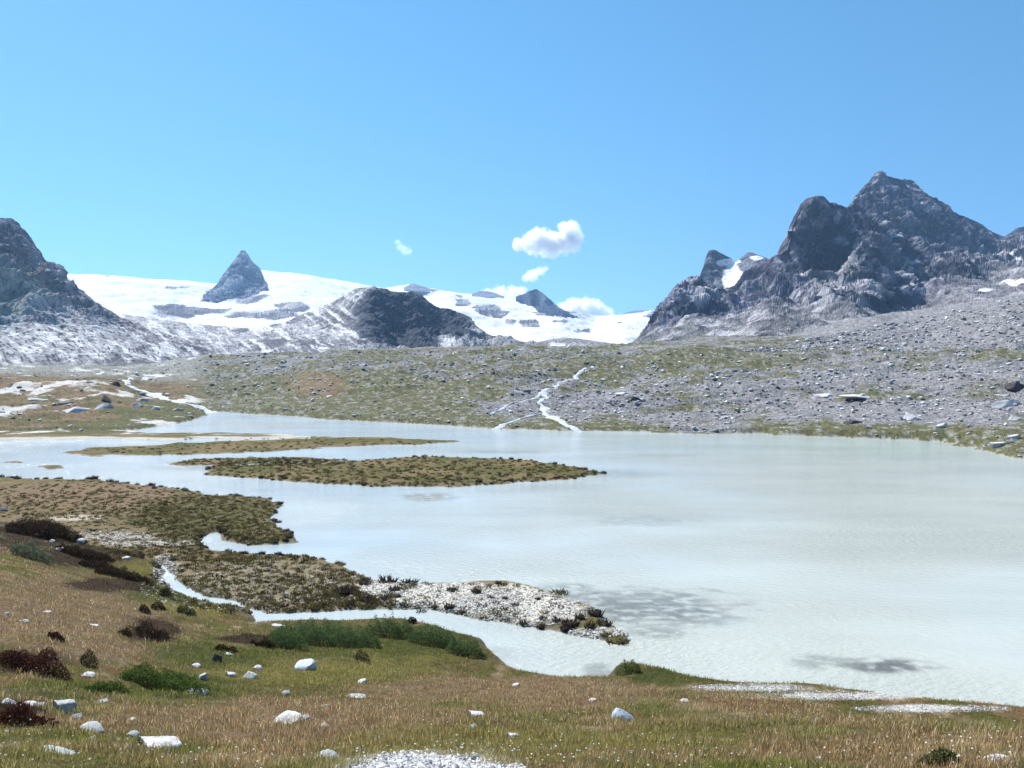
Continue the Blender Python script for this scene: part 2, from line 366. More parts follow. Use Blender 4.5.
wc = wc * (1 + .22 * wn3 + .08 * fbm(WX * .1, WY * .3, 15., 4))[..., None]
def shoal(colr, cx, cy, rx, ry, amt):
    global wc
    d = np.sqrt(((wpx - cx) / rx) ** 2 + ((wpy - cy) / ry) ** 2)
    wc = lerp(wc, colr, sstep(1.1, .35, d + wn * .7) * amt * sstep(-.35, .15, wn2 + wn * .4 + .05))
DK = (.15, .16, .15)
shoal(DK, 640, 607, 118, 22, .9); shoal(DK, 560, 590, 40, 10, .5); shoal(DK, 700, 618, 60, 14, .5); shoal(DK, 655, 632, 40, 10, .6); shoal((.09,.088,.088), 890, 666, 52, 10, .9); shoal(DK, 820, 662, 40, 9, .55)
shoal((.27,.25,.18), 430, 497, 36, 6, .95); shoal(DK, 640, 521, 65, 7, .35); shoal(DK, 615, 474, 70, 6, .35); shoal(DK, 480, 655, 50, 12, .25); shoal(DK, 598, 672, 20, 10, .6)
shoal(DK, 500, 452, 60, 2.5, .4); shoal(DK, 190, 468, 60, 3.5, .35); shoal(DK, 60, 448, 90, 4, .35); shoal((.5,.45,.35), 250, 425, 90, 5, .35); shoal(DK, 560, 487, 60, 5, .25)
shoal(DK, 660, 455, 60, 2, .3); shoal((.5,.47,.42), 690, 470, 90, 4, .3)
water = put_mesh('lake', np.stack([WX, WY, 0 * WX], -1).reshape(-1, 3), grid_faces(*WX.shape)[:, ::-1], M['water'], col=np.clip(wc, 0, 1).reshape(-1, 3))
tag(water, kind='structure')

# ---------------------------------------------------------------- streams running down the far bank
def ribbon(name, pts, w0, w1, lift=.35):
    pts = np.array(pts, float); h = hit(pts[:, 0], pts[:, 1])[:, :2]
    s = np.concatenate([[0], np.cumsum(np.hypot(*np.diff(h, axis=0).T))]); t = np.arange(0, s[-1], .8)
    x = np.interp(t, s, h[:, 0]); y = np.interp(t, s, h[:, 1])
    k = np.hanning(9); k /= k.sum()
    x = np.convolve(np.pad(x, 4, 'edge'), k, 'valid'); y = np.convolve(np.pad(y, 4, 'edge'), k, 'valid')
    x = x + 5 * fbm(t * .05, 0 * t, 1., 4)
    dx, dy = np.gradient(x), np.gradient(y); L = np.hypot(dx, dy) + 1e-6
    wid = (w0 + (w1 - w0) * t / t[-1]) * np.clip(.8 + 2.2 * fbm(t * .12, 0 * t, 9., 3), .15, 2.2)
    off = np.linspace(-1, 1, 9)
    vx = x[:, None] - dy[:, None] / L[:, None] * wid[:, None] * off; vy = y[:, None] + dx[:, None] / L[:, None] * wid[:, None] * off
    vz = gsample(GZ, vx, vy) + lift * .5 * (1.15 - off ** 2) + .25 * np.abs(fbm(vx * .7, vy * .7, 0., 3))
    o = put_mesh(name, np.stack([vx, vy, vz], -1).reshape(-1, 3), grid_faces(len(t), 9), M['foam'])
    return tag(o, kind='structure')
ribbon('stream', [(592,366),(585,370),(572,378),(560,384),(545,394),(540,400),(542,408),(548,416),(556,422),(572,427),(600,434)], .7, 1.1)
ribbon('stream', [(548,412),(532,417),(512,422),(492,427),(480,430)], .35, .7)
ribbon('stream', [(556,387),(535,398),(512,405),(488,415)], .4, .7)
ribbon('stream', [(165,377),(150,378),(135,379),(125,382),(133,388),(150,393),(165,398),(185,404),(205,410),(222,414)], 1.3, 2.0)

# ---------------------------------------------------------------- mountains: each a sheet with real depth
def rbf(pts, qx, qy):
    pts = np.array(pts, float); n = len(pts)
    A = np.sqrt((pts[:, None, 0] - pts[None, :, 0]) ** 2 + (pts[:, None, 1] - pts[None, :, 1]) ** 2 + 9)
    Pm = np.c_[np.ones(n), pts[:, :2]]
    Mx = np.block([[A, Pm], [Pm.T, np.zeros((3, 3))]])
    w = np.linalg.solve(Mx, np.r_[np.log(pts[:, 2]), 0, 0, 0])
    out = w[n] + w[n + 1] * qx + w[n + 2] * qy
    for i in range(n): out = out + w[i] * np.sqrt((qx - pts[i, 0]) ** 2 + (qy - pts[i, 1]) ** 2 + 9)
    return np.exp(out)
GLC = [(-120,352,1500),(200,352,1450),(400,352,1450),(600,352,1300),(720,352,1300),(-120,290,3000),(110,275,3300),(215,284,3400),(262,270,3800),(350,282,3900),(440,290,4000),(520,295,4200),(600,316,4300),(660,308,3600),(720,300,3200),
       (150,310,2100),(230,305,2500),(300,305,2400),(450,320,2200),(560,325,2300),(620,330,1900)]
def on_gl(*p, d=25):
    a = np.array(p, float); return [(x, y, D - d) for (x, y), D in zip(p, rbf(GLC, a[:, 0], a[:, 1]))]
def sheet(name, sky_, base, ctrl, step, amp, wl, colf, m, label, rows=None, depth=None, seed=0, gain=.56, oct=8, skyrough=.35, smooth=False, skirt=None):
    sk = np.array(sky_, float); px = np.arange(sk[0, 0], sk[-1, 0] + .01, step)
    ys = np.interp(px, sk[:, 0], sk[:, 1])
    bs = np.array(base, float); yb = np.interp(px, bs[:, 0], bs[:, 1]); yb = np.maximum(yb, ys + .5)
    nr = rows or int(max(20, (yb - ys).max() / step)); v = np.linspace(0, 1, nr)
    kw = int(30 / step); kk = np.hanning(2 * kw + 1); kk /= kk.sum(); yss = np.convolve(np.pad(ys, kw, 'edge'), kk, 'valid')
    yss = np.minimum(yss, yb - .5)
    PXg = np.repeat(px[None], nr, 0); PYg = yb[None] + (yss - yb)[None] * v[:, None] + (ys - yss)[None] * v[:, None] ** 5
    D = rbf(ctrl, PXg, PYg)
    Z = CAMZ + (HOR - PYg) * D / F; X = (PXg - 512) / F * D
    # the far side behind the crest
    nb = 26; tb = np.linspace(0, 1, nb + 1)[1:, None]
    dep = depth or D[-1].mean() * .35
    ht = np.maximum(Z[-1] - 0, 5)
    Db = D[-1][None] + dep * tb; Zb = Z[-1][None] - (ht + 60)[None] * (tb ** 1.25); Xb = X[-1][None] * (1 + 0 * tb) + (X[-1] / D[-1])[None] * dep * tb * .6
    X = np.vstack([X, Xb]); Y = np.vstack([D, Db]); Z = np.vstack([Z, Zb])
    sk_ = np.array([1.0, .6, .3, .12])[:, None] * (skirt or 120)
    X = np.vstack([X[:1] + 0 * sk_, X]); Y = np.vstack([Y[:1] + 0 * sk_ + sk_ * .15, Y]); Z = np.vstack([Z[:1] - sk_, Z])
    V = np.vstack([np.zeros((4, len(px))), np.repeat(v[:, None], len(px), 1), np.ones((nb, len(px)))])
    PXa = np.vstack([np.repeat(px[None], 4, 0), PXg, np.repeat(px[None], nb, 0)]); PYa = np.vstack([np.repeat(yb[None], 4, 0), PYg, np.repeat(ys[None], nb, 0)])
    # outward normal of the smooth form
    du = np.stack([np.gradient(X, axis=1), np.gradient(Y, axis=1), np.gradient(Z, axis=1)], -1)
    dv = np.stack([np.gradient(X, axis=0), np.gradient(Y, axis=0), np.gradient(Z, axis=0)], -1)
    N = np.cross(du, dv); N /= np.linalg.norm(N, axis=-1, keepdims=True) + 1e-9
    s = 1.0 / wl
    wx = fbm(X * s * .7, Y * s * .7, Z * s * .7 + seed, 3)
    a1 = fbm((X + wx * wl * .5) * s, (Y + wx * wl * .3) * s, Z * s * 1.0 + seed + 3, oct, gain, True)
    a2 = fbm((X * .8 + Z * .6) * s * 2.2, Y * s * 2.2, (Z * .8 - X * .6) * s * 5.0 + seed, 4, .55)
    a3 = fbm(X * s * 5 + 9, Y * s * 5, Z * s * 5 + seed, 4, .6, True)
    a = (a1 - .35) * amp * 1.15 + a2 * amp * .45 + (a3 - .35) * amp * .2
    a = a - np.percentile(a, 62)
    edge = np.where(V >= 1, .3, 1 - (1 - skyrough) * sstep(.9, 1, V))
    am = amp * 0 + 1
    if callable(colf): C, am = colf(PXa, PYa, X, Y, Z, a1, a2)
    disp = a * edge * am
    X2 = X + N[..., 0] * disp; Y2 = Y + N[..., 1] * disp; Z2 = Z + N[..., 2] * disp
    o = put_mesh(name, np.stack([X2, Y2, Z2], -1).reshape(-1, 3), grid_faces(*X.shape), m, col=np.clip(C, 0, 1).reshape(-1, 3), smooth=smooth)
    tag(o, label, 'mountain' if 'glacier' not in name else 'glacier', kind='structure')
    return o
B = blob
def rockcol(c0, c1, n, k=0.2):
    hf = rng.uniform(-1, 1, n.shape); C = lerp(np.zeros(n.shape + (3,)) + np.array(c0), c1, sstep(-k, k, n + hf * .16))
    return C * (1 + .38 * hf)[..., None]

# left mountain
def f_left(px, py, X, Y, Z, a1, a2):
    n = fbm(X * .012, Y * .012, Z * .02, 5)
    C = rockcol((.10, .098, .115), (.32, .31, .325), n + a2 * .8)
    C = lerp(C, (.17, .155, .165), B(px, py, 25, 262, 55, 40, .8, n) * .8 * sstep(.1, -.2, a2))
    C = lerp(C, (.50, .49, .49), B(px, py, 30, 335, 90, 26, .8, n) * .75)
    C = lerp(C, (.38, .42, .37), B(px, py, 5, 300, 40, 28, .8, n) * .6)
    st = fbm((px + py * 1.1) * .03, (py * 1.0 - px * .62) * .16, 2., 5); st2 = fbm((px + py) * .12, (py - px * .55) * .5, 7., 4)
    C = lerp(C, (.74, .73, .74), sstep(-.08, .2, st + st2 * .5) * sstep(312, 336, py) * .85)
    C = lerp(C, (.07, .07, .09), sstep(.08, .2, st2 - st * .5) * sstep(300, 330, py) * .85)
    C = lerp(C, (.09, .09, .12), sstep(.12, .3, st2) * .6)
    C = lerp(C, (.25, .25, .24), sstep(358, 366, py) * .8)
    return C, 1.1 - .88 * sstep(300, 335, py)
sheet('mountain', [(-330,120),(-180,165),(-100,185),(-40,205),(0,218),(12,218),(20,224),(30,233),(36,241),(42,247),(44,254),(55,266),(66,277),(80,290),(100,304),(125,317),(150,330),(190,344),(230,356),(260,366)],
      [(-330,374),(260,374)],
      [(-330,374,560),(0,374,560),(120,374,560),(260,374,600),(-330,120,1200),(-100,185,1100),(0,218,1100),(44,252,1150),(66,277,1180),(125,317,1080),(190,344,860),(260,366,700),
       (0,345,700),(60,345,720),(0,312,800),(-150,300,800),(20,292,900),(60,302,960),(12,252,985),(40,275,960),(40,268,1080),(100,325,880),(150,345,800)],
      .6, 36, 150, f_left, M['rock_far'], 'grey rock mountain with pale slabs at its foot, at the far left', seed=3)

# slab ridge with a dome whose shaded face is painted dark
def f_slab(px, py, X, Y, Z, a1, a2):
    n = fbm(X * .01, Y * .01, Z * .02, 5)
    C = rockcol((.14, .14, .155), (.38, .375, .385), n + a2 * .9)
    st = fbm((px + py * 1.1) * .03, (py * 1.0 - px * .62) * .16, 2., 5); st2 = fbm((px + py) * .12, (py - px * .55) * .5, 7., 4)
    C = lerp(C, (.74, .73, .74), sstep(-.02, .25, st + st2 * .5) * sstep(440, 330, px) * .85)
    C = lerp(C, (.10, .10, .12), sstep(.15, .3, st2 - st * .5) * .8)
    C = lerp(C, (.62, .61, .62), sstep(.2, .4, st2) * .5 * sstep(400, 470, px))
    dome = B(px, py, 412, 318, 58, 36, .25, n * .4)
    C = lerp(C, (.05, .058, .08), dome * .9)  # shade of the steep dome face put into the rock colour
    C = lerp(C, (.36, .355, .36), B(px, py, 430, 356, 90, 9, .8, n) * .8)
    C = lerp(C, (.74, .73, .74), B(px, py, 448, 343, 9, 6, .5, n) * .8 + B(px, py, 500, 347, 30, 2.5, .5, n) * .8)
    C = lerp(C, (.27, .26, .265), B(px, py, 530, 350, 60, 12, .8, n) * .7)
    return C, 1.0 - .75 * sstep(400, 340, px)
sheet('mountain', [(40,330),(90,316),(110,312),(150,318),(215,326),(255,328),(285,322),(300,315),(330,303),(345,295),(355,288),(370,285),(382,287),(398,292),(415,292),(425,299),(440,309),(455,310),(470,318),(490,333),(520,342),(560,350),(600,360)],
      [(40,372),(600,372)],
      [(40,372,640),(160,372,640),(330,372,640),(600,372,640),(40,330,1100),(110,312,1250),(215,326,1300),(300,315,1300),(330,303,1240),(355,288,1150),(370,285,1120),(398,292,1150),(425,299,1200),(455,310,1250),(490,333,1120),(520,342,950),(600,360,760),
       (160,350,820),(220,340,1000),(300,345,850),(350,335,900),(375,330,930),(368,305,1040),(385,305,1090),(395,335,1040),(440,335,1090),(420,310,1120),(400,350,860),(460,350,860),(475,335,1010),(465,325,1130)],
      .6, 22, 110, f_slab, M['rock_far'], 'low ridge of pale slabs with a rock dome painted in dark shade, below the glacier', seed=11)

# moraine mound
def f_mor(px, py, X, Y, Z, a1, a2):
    n = fbm(X * .03, Y * .03, Z * .03, 5)
    C = rockcol((.21, .205, .21), (.33, .325, .33), n + a2 * .5)
    C = lerp(C, (.7, .69, .7), B(px, py, 558, 345, 8, 2.5, .5, n)); C = lerp(C, (.08, .08, .085), B(px, py, 592, 351, 6, 3, .5, n) + B(px, py, 600, 357.5, 22, 1, .5, n))
    return C, 1
sheet('hill', [(440,362),(480,352),(520,346),(548,339.5),(565,337),(590,340),(610,343),(628,345),(660,350),(720,358)], [(440,372),(720,372)],
      [(440,372,600),(720,372,600),(440,362,680),(520,346,760),(565,337,800),(628,345,760),(720,358,680),(570,352,680)], .7, 3.5, 45, f_mor, M['rock_far'], 'low grey moraine mound in front of the glacier', seed=21)

# glacier
def f_gl(px, py, X, Y, Z, a1, a2):
    n = fbm(X * .006, Y * .006, Z * .012, 5); n_ = fbm(X * .002, Y * .002, Z * .01, 4)
    C = np.zeros(px.shape + (3,)) + np.array((.60, .61, .63))
    C = lerp(C, (.50, .57, .66), sstep(.05, .35, a2) * B(px, py, 160, 295, 90, 16, .8) * .8)
    C = lerp(C, (.40, .42, .46), sstep(.0, .4, n) * .55); C = C * (1 + .35 * fbm(px * .03, py * .35 + px * .04, 3., 4) + .12 * a2)[..., None]
    R = 0
    for b in [(172,313,22,7),(205,311,28,2.6),(262,314,34,5),(292,306,16,5),(235,298,34,4.5),(463,302,8,4),(487,309,14,4.5),(500,313,8,2.5),(545,314,12,2.5),(560,322,8,1.2),(583,331,7,1.5),(620,322,3,1.6),
              (510,321,6,3),(529,323,9,3),(108,276,4,.8),(178,287,12,1.5),(425,291,14,2),(560,312,24,1.2)]:
        R = np.maximum(R, B(px, py, *b, .15, n * 1.6 + a2 * .9))
    C = lerp(C, rockcol((.09, .09, .11), (.28, .27, .29), a2 + n), R)
    return C, .7 + .3 * R
sheet('glacier', [(-120,290),(0,280),(70,274),(110,275),(150,279),(190,281),(215,284),(262,270),(300,274),(350,282),(385,288),(410,284),(440,290),(470,294),(500,295),(520,295),(560,309),(600,316),(640,313),(660,308),(720,300)],
      [(-120,352),(720,352)],
      GLC, .7, 22, 260, f_gl, M['snow'], 'broad white glacier with grey rock bands', seed=31, gain=.42, skyrough=.3, oct=6, smooth=True)
def f_dark(c0, c1, sc=.01):
    def f(px, py, X, Y, Z, a1, a2):
        n = fbm(X * sc, Y * sc, Z * sc, 5)
        return rockcol(c0, c1, n + a2 * .8), 1
    return f
sheet('mountain', [(203,298),(209,292),(217,283),(224,273),(232,263),(237,256),(241,250.5),(245,250),(248,254),(253,262),(260,268),(263,275),(265,282),(268,289)], [(203,299),(215,301),(250,296),(268,291)],
      on_gl((203,300),(215,301),(232,299),(250,296),(262,293),(268,291)) + [(x, y, d_ + K0) for K0 in [on_gl((235,297))[0][2]] for x, y, d_ in ((205,294,120),(224,273,170),(241,250,330),(253,262,330),(265,283,260),(232,280,60),(250,275,220),(245,288,80))], .4, 22, 130, f_dark((.11,.12,.16),(.36,.36,.38)), M['rock_far'], 'pointed rock needle standing out of the glacier', seed=41)
sheet('mountain', [(516,297),(524,294),(530,290.5),(536,289),(542,292.5),(552,301),(562,309),(570,314),(578,318)], [(516,298.5),(530,301),(545,315),(562,317),(578,319)],
      on_gl((500,301),(515,301),(530,302),(545,316),(562,318),(585,320)) + [(x, y, d_ + K0) for K0 in [on_gl((545,314))[0][2]] for x, y, d_ in ((530,290.5,300),(536,289,330),(552,301,250),(568,313,150),(545,300,120))], .4, 12, 120, f_dark((.04,.055,.09),(.09,.11,.15)), M['rock_far'], 'small dark pyramid peak on the glacier skyline, under the clouds', seed=43)
sheet('mountain', [(404,288),(409,284.5),(413,283.5),(420,285.5),(432,289),(445,291.5),(462,296)], [(404,290),(430,292),(462,297)],
      on_gl((404,290),(430,292),(462,297)) + [(413,283,4000),(440,290,4000)], .5, 6, 120, f_dark((.13,.15,.19),(.2,.21,.25)), M['rock_far'], 'thin dark ridge on the glacier skyline behind the rock dome', seed=44)
sheet('mountain', [(472,294),(480,291),(488,291),(496,293),(504,297)], [(472,296),(504,298)],
      on_gl((472,296),(488,297),(504,298)) + [(488,291,4100)], .5, 6, 120, f_dark((.13,.15,.19),(.2,.21,.25)), M['rock_far'], 'tiny dark rock island on the glacier skyline left of the pyramid peak', seed=45)
sheet('mountain', [(606,319),(625,313),(634,310.5),(645,310),(652,311),(660,306),(672,303),(690,300)], [(606,320),(645,317),(690,312)],
      on_gl((606,320),(645,317),(690,312)) + [(634,310,3950),(672,303,3900)], .5, 8, 120, f_dark((.10,.13,.19),(.15,.18,.24)), M['rock_far'], 'low dark skyline ridge at the right end of the glacier', seed=46)
# far snowy peaks behind the right mountain
def f_F(px, py, X, Y, Z, a1, a2):
    n = fbm(X * .012, Y * .012, Z * .012, 5)
    C = rockcol((.06, .065, .09), (.2, .2, .23), n + a2 * .8)
    Sn = np.maximum.reduce([B(px, py, 733, 279, 11, 15, .3, n), B(px, py, 728, 262, 12, 3, .3, n), B(px, py, 757, 258, 7, 2.5, .3, n)])
    return lerp(C, (.85, .86, .88), Sn), 1 - .8 * Sn
sheet('mountain', [(690,300),(698,280),(703,268),(706,256),(709,250.5),(715,250),(722,254),(730,257.5),(736,262.5),(742,257),(747,252.5),(754,252.5),(762,256),(775,262),(800,268)], [(690,310),(800,300)],
      [(690,310,1700),(800,300,1700),(690,300,1800),(712,250,2000),(736,262,2050),(752,253,2000),(800,268,2000),(712,275,1880),(733,285,1820),(755,275,1850)], .4, 14, 100, f_F, M['rock_far'], 'small jagged peaks with snow patches behind the left shoulder of the right mountain', seed=51)
# right mountain
def f_right(px, py, X, Y, Z, a1, a2):
    n = fbm(X * .01, Y * .01, Z * .015, 5); nn = fbm(X * .04, Y * .04, Z * .04, 4)
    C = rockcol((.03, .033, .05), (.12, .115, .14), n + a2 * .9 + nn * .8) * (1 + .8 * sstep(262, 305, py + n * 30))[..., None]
    C = lerp(C, (.40, .39, .40), B(px, py, 850, 285, 40, 32, .8, n) * .6 * sstep(-.2, .3, nn + a2))  # sunlit side of the buttress painted as paler rock
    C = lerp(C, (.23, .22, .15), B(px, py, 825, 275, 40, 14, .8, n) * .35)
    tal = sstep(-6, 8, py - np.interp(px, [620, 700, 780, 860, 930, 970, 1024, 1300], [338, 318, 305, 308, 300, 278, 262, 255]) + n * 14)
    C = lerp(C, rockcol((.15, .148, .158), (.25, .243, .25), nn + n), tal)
    C = lerp(C, (.47, .45, .46), B(px, py, 715, 328, 50, 22, .9, n) * sstep(-.05, .3, nn + a2) * .75)
    C = lerp(C, (.22, .205, .215), B(px, py, 985, 300, 60, 14, .8, n) * .5)
    C = lerp(C, (.16, .155, .09), np.maximum(B(px, py, 1000, 332, 60, 9, .9, n), B(px, py, 760, 349, 120, 5, .9, n)) * .5 * sstep(-.1, .3, nn))
    C = lerp(C, (.50, .48, .50), sstep(.16, .34, nn + a2 * .4 + tal * .03) * .65); C = lerp(C, (.06, .06, .08), sstep(.2, .36, fbm(X * .03, Y * .03, Z * .06 + 40, 5)) * .75)
    Sn = np.maximum.reduce([B(px, py, 1014, 282, 13, 2.6, .3, n), B(px, py, 996, 257.5, 14, 2.6, .3, n), B(px, py, 1022, 262, 10, 2.4, .3, n), B(px, py, 985, 290, 7, 1.2, .3, n), B(px, py, 897, 234, 11, 1.8, .3, n)])
    C = lerp(C, (.5, .48, .5), B(px, py, 897, 236, 10, 2.5, .5, n) * .8)
    C = lerp(C, (.88, .88, .9), Sn)
    return C, (1 - .62 * tal) * (1 - .7 * Sn)
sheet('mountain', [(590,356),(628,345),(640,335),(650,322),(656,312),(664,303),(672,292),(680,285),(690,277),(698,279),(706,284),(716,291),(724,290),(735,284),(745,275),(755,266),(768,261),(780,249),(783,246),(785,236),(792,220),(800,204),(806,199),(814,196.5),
       (825,198.5),(838,205),(845,208),(848,207),(858,195),(870,182),(876,175),(880,172),(886,175),(900,178),(912,180),(930,194),(960,212),(985,228),(1003,238),(1010,232),(1024,226),(1060,215),(1120,222),(1200,195),(1330,170)],
      [(590,366),(700,360),(1330,360)],
      [(590,366,620),(700,360,560),(768,360,420),(900,360,400),(1024,360,380),(1330,360,420),(590,356,700),(628,345,900),(656,312,1150),(680,285,1300),(706,284,1350),(724,290,1380),(745,275,1330),(768,261,1290),(784,240,1230),(800,204,1270),(814,197,1290),(845,208,1400),
       (700,335,700),(768,335,560),(768,310,800),(700,310,950),(660,325,950),(690,295,1180),(745,300,1080),
       (812,225,1205),(800,250,1180),(820,255,1185),(790,278,1080),(838,238,1290),(843,222,1360),(835,262,1180),
       (860,262,1090),(850,290,950),(868,290,940),(800,300,920),(862,240,1180),(875,250,1210),(884,275,1120),(900,285,1150),(918,300,1120),(888,303,990),(905,308,1000),(925,305,1080),
       (880,172,1900),(868,185,1860),(856,200,1780),(930,194,1950),(960,212,2000),(1003,238,2100),(1024,226,2300),(1120,222,2300),(1330,170,2200),
       (880,215,1650),(930,235,1650),(900,250,1420),(960,255,1500),(1000,262,1500),(945,285,1150),(1000,290,1050),(1024,270,1250),(960,310,760),(1024,310,620),(920,325,600),(860,320,700),(1150,300,640)],
      .6, 46, 190, f_right, M['rock_far'], 'tall dark rocky mountain with a domed buttress, on the right above the lake', seed=61)

# ---------------------------------------------------------------- stones
def rock_mesh(seed, sub=3, flatz=.6, cuts=11, nz_=.10, nf=2.5):
    import bmesh
    bm = bmesh.new(); bmesh.ops.create_icosphere(bm, subdivisions=sub, radius=.5)
    v = np.array([w.co[:] for w in bm.verts]); f = np.array([[q.index for q in w.verts] for w in bm.faces]); bm.free()
    r = np.random.default_rng(seed)
    for k in range(cuts):
        d = r.normal(size=3); d /= np.linalg.norm(d); h = r.uniform(.17, .38)
        s = v @ d; o = s > h; v[o] -= np.outer(s[o] - h, d) * .92
    n = fbm(v[:, 0] * nf + seed, v[:, 1] * nf, v[:, 2] * nf, 5)
    v *= (1 + nz_ * n)[:, None]
    v *= np.array([1, r.uniform(.65, .95), flatz]) / (v[:, 0].max() - v[:, 0].min())
    v[:, 2] -= v[:, 2].min()
    return v, f
NEAR_ = [rock_mesh(s, 4, fl, 9 if s != 3 else 6, .16, 3.2) for s, fl in ((1,.6),(2,.5),(3,.75),(4,.45),(5,.65),(6,.35))]
MAN = {'white': M['pale'], 'grey': M['grey'], 'bluish': M['bluegrey'], 'dark': M['dark']}
mesh_cache = {}
SLAB = [rock_mesh(s, 4, .5, 16, .26, 4.0) for s in range(70, 76)]
def stone(px, py, w, h, colr, label, cat='stone', name='stone', group=None, k=None, flats=None, sink=.36, rz=None, col2=None):
    p = hit([px], [py + h * .45])[0]
    D = p[1]; sz = w * D / F
    k = random.randrange(6) if k is None else k
    m = col2 or MAN[colr]
    NEAR = SLAB if name == 'boulder' else NEAR_; key = (k, m.name)
    if key not in mesh_cache:
        o = put_mesh(name, NEAR[k][0], NEAR[k][1], m, smooth=False); mesh_cache[key] = o.data
        o.data.polygons.foreach_set('use_smooth', np.ones(len(o.data.polygons), bool)); 
        try: o.data.set_sharp_from_angle(angle=math.radians(28))
        except Exception: pass
    else:
        o = bpy.data.objects.new(name, mesh_cache[key]); COL.objects.link(o)
    nz = NEAR[k][0][:, 2].max()
    hz = min(h / w, .95) / nz * 1.3
    o.scale = (sz * 1.05, sz * (.6 if name == 'boulder' else 1.05), sz * max(hz, .25))
    o.location = (p[0], p[1] + sz * (.3 if name != 'boulder' else .1), gsample(GZ, np.full(3, p[0]), p[1] + sz * np.array([-.05, .3, .6] if name != 'boulder' else [-.2, -.05, .2])).min() - sink * sz * nz * max(hz, .25) - .01)
    o.rotation_euler = (random.uniform(-.1, .1), random.uniform(-.1, .1), random.uniform(-.35, .35) if rz is None else rz)
    return tag(o, label, cat, group)
NS = [
 (7,700,15,9,'white','white stone at the left edge, first of a short row above dark heather'),
 (25,702,17,8,'white','low white stone in the row above the dark heather patch'),
 (39,703,10,6,'white','smallest white stone in the row above dark heather, left of a big rounded stone'),
 (62,704,25,20,'grey','big rounded pale grey stone at the right end of a stone row above heather'),
 (76,716,13,9,'grey','small grey stone just right of and below the big rounded stone'),
 (87,725,27,14,'grey','sloping grey stone with faint stripes in dry grass, below the big rounded stone'),
 (86,738,19,6,'white','flat white stone in dry grass left of the large white wedge'),
 (95,743,7,6,'white','tiny bright white stone touching a flat white one'),
 (36,747,56,12,'grey','long flat grey slab lying in dry grass near the lower left corner'),
 (152,741,48,15,'white','large white wedge-shaped stone in dry grass at the lower left'),
 (132,733,12,8,'grey','small grey stone behind the left tip of the large white wedge'),
 (128,719,11,5,'white','small flat white stone in grass above the large white wedge'),
 (101,700,13,7,'white','low white stone on the edge of green plants, right of the big rounded stone'),
 (194,690,23,9,'white','flat white stone at the lower edge of the green plants'),
 (172,692,9,3,'white','thin white chip of stone just left of a larger flat white stone'),
 (200,675,9,9,'grey','grey-white stone in the lower part of a small column of stones'),
 (195,664,9,5,'white','white stone at the top of a small column of stones'),
 (214,656,12,12,'dark','round dark brown stone standing in green grass'),
 (229,674,11,6,'white','small white stone, left one of two beside each other in green grass'),
 (247,674,14,9,'white','rounded white stone with a smaller one on its upper right, in green grass'),
 (257,667,9,7,'white','small white stone just behind a rounded white one'),
 (301,665,21,12,'bluish','bluish grey rounded stone with mossy right side in green grass'),
 (276,625,15,3,'white','thin flat white stone near the channel, left of the green willows'),
 (228,654,8,4,'white','small white stone up the slope from two white stones'),
 (360,681,10,7,'white','small bright white stone alone at the edge of green and brown grass'),
 (286,693,9,6,'white','small pale stone above the white wedge-shaped stone at centre left'),
 (282,718,30,13,'white','white wedge-shaped stone with pointed left end at centre left'),
 (305,717,11,9,'white','small rounded pale stone right of the white wedge at centre left'),
 (326,706,12,6,'grey','small greyish stone up the slope from a rounded pale stone'),
 (325,724,10,6,'white','small white stone in brown grass, right of and below the rounded pale stone'),
 (352,695,24,6,'grey','flat brownish grey stone half sunk in grass left of centre'),
 (325,754,25,16,'grey','upright grey stone in grass left of the white gravel patch'),
 (250,747,6,5,'white','tiny white stone alone in dry grass near the bottom edge'),
 (476,713,19,11,'white','pale stone in grass near the bottom centre, a smaller one below it'),
 (474,726,9,7,'white','small pale stone directly below a larger one near the bottom centre'),
 (513,734,13,7,'white','low pale stone right of the pair near the bottom centre'),
 (490,745,9,4,'grey','small grey stone just above the white gravel patch'),
 (515,684,8,5,'white','small white stone near the grassy brow at centre'),
 (625,712,22,19,'bluish','blue-white rounded boulder with a shaded right side in brown grass'),
 (592,700,8,4,'white','small flat white stone left of the blue-white boulder'),
 (684,700,10,4,'white','small flat white stone on the brow below the green grass dome'),
 (665,740,5,5,'white','tiny white stone right of and below the blue-white boulder'),
 (636,752,14,6,'grey','low grey stone in grass below the blue-white boulder'),
 (706,748,9,4,'grey','small grey stone in grass at the bottom, right of centre'),
 (824,757,14,6,'white','small white stone low in grass at the bottom right'),
 (1012,759,32,10,'white','white stone at the right end of the bottom edge'),
 (46,611,9,3,'white','flat white stone on the dry brown slope at left, topmost there'),
 (22,620,12,4,'grey','flat grey stone on the dry brown slope near the left edge'),
 (6,613,5,4,'white','tiny white stone at the left edge on the dry brown slope'),
 (92,624,12,3,'white','thin pale stone on the brown slope left of dark heather clumps'),
 (86,674,13,6,'white','pale stone right of the dark heather hedge at left'),
 (36,668,9,4,'white','small pale stone among dark heather near the left edge'),
 (58,548,11,5,'white','white stone in dark heather beside the grey-green shrub'),
 (80,541,8,6,'white','upper white stone in the dark heather at left'),
 (36,535,8,3,'white','small flat white stone high in the dark heather at left'),
 (51,540,6,4,'white','tiny white stone between the flat one and the upper one in the dark heather'),
 (2,509,6,5,'white','white stone at the left edge above the dark heather'),
 (123,558,9,3,'white','small flat white stone below the pale gravel flat at left'),
]
for a in NS: stone(*a)
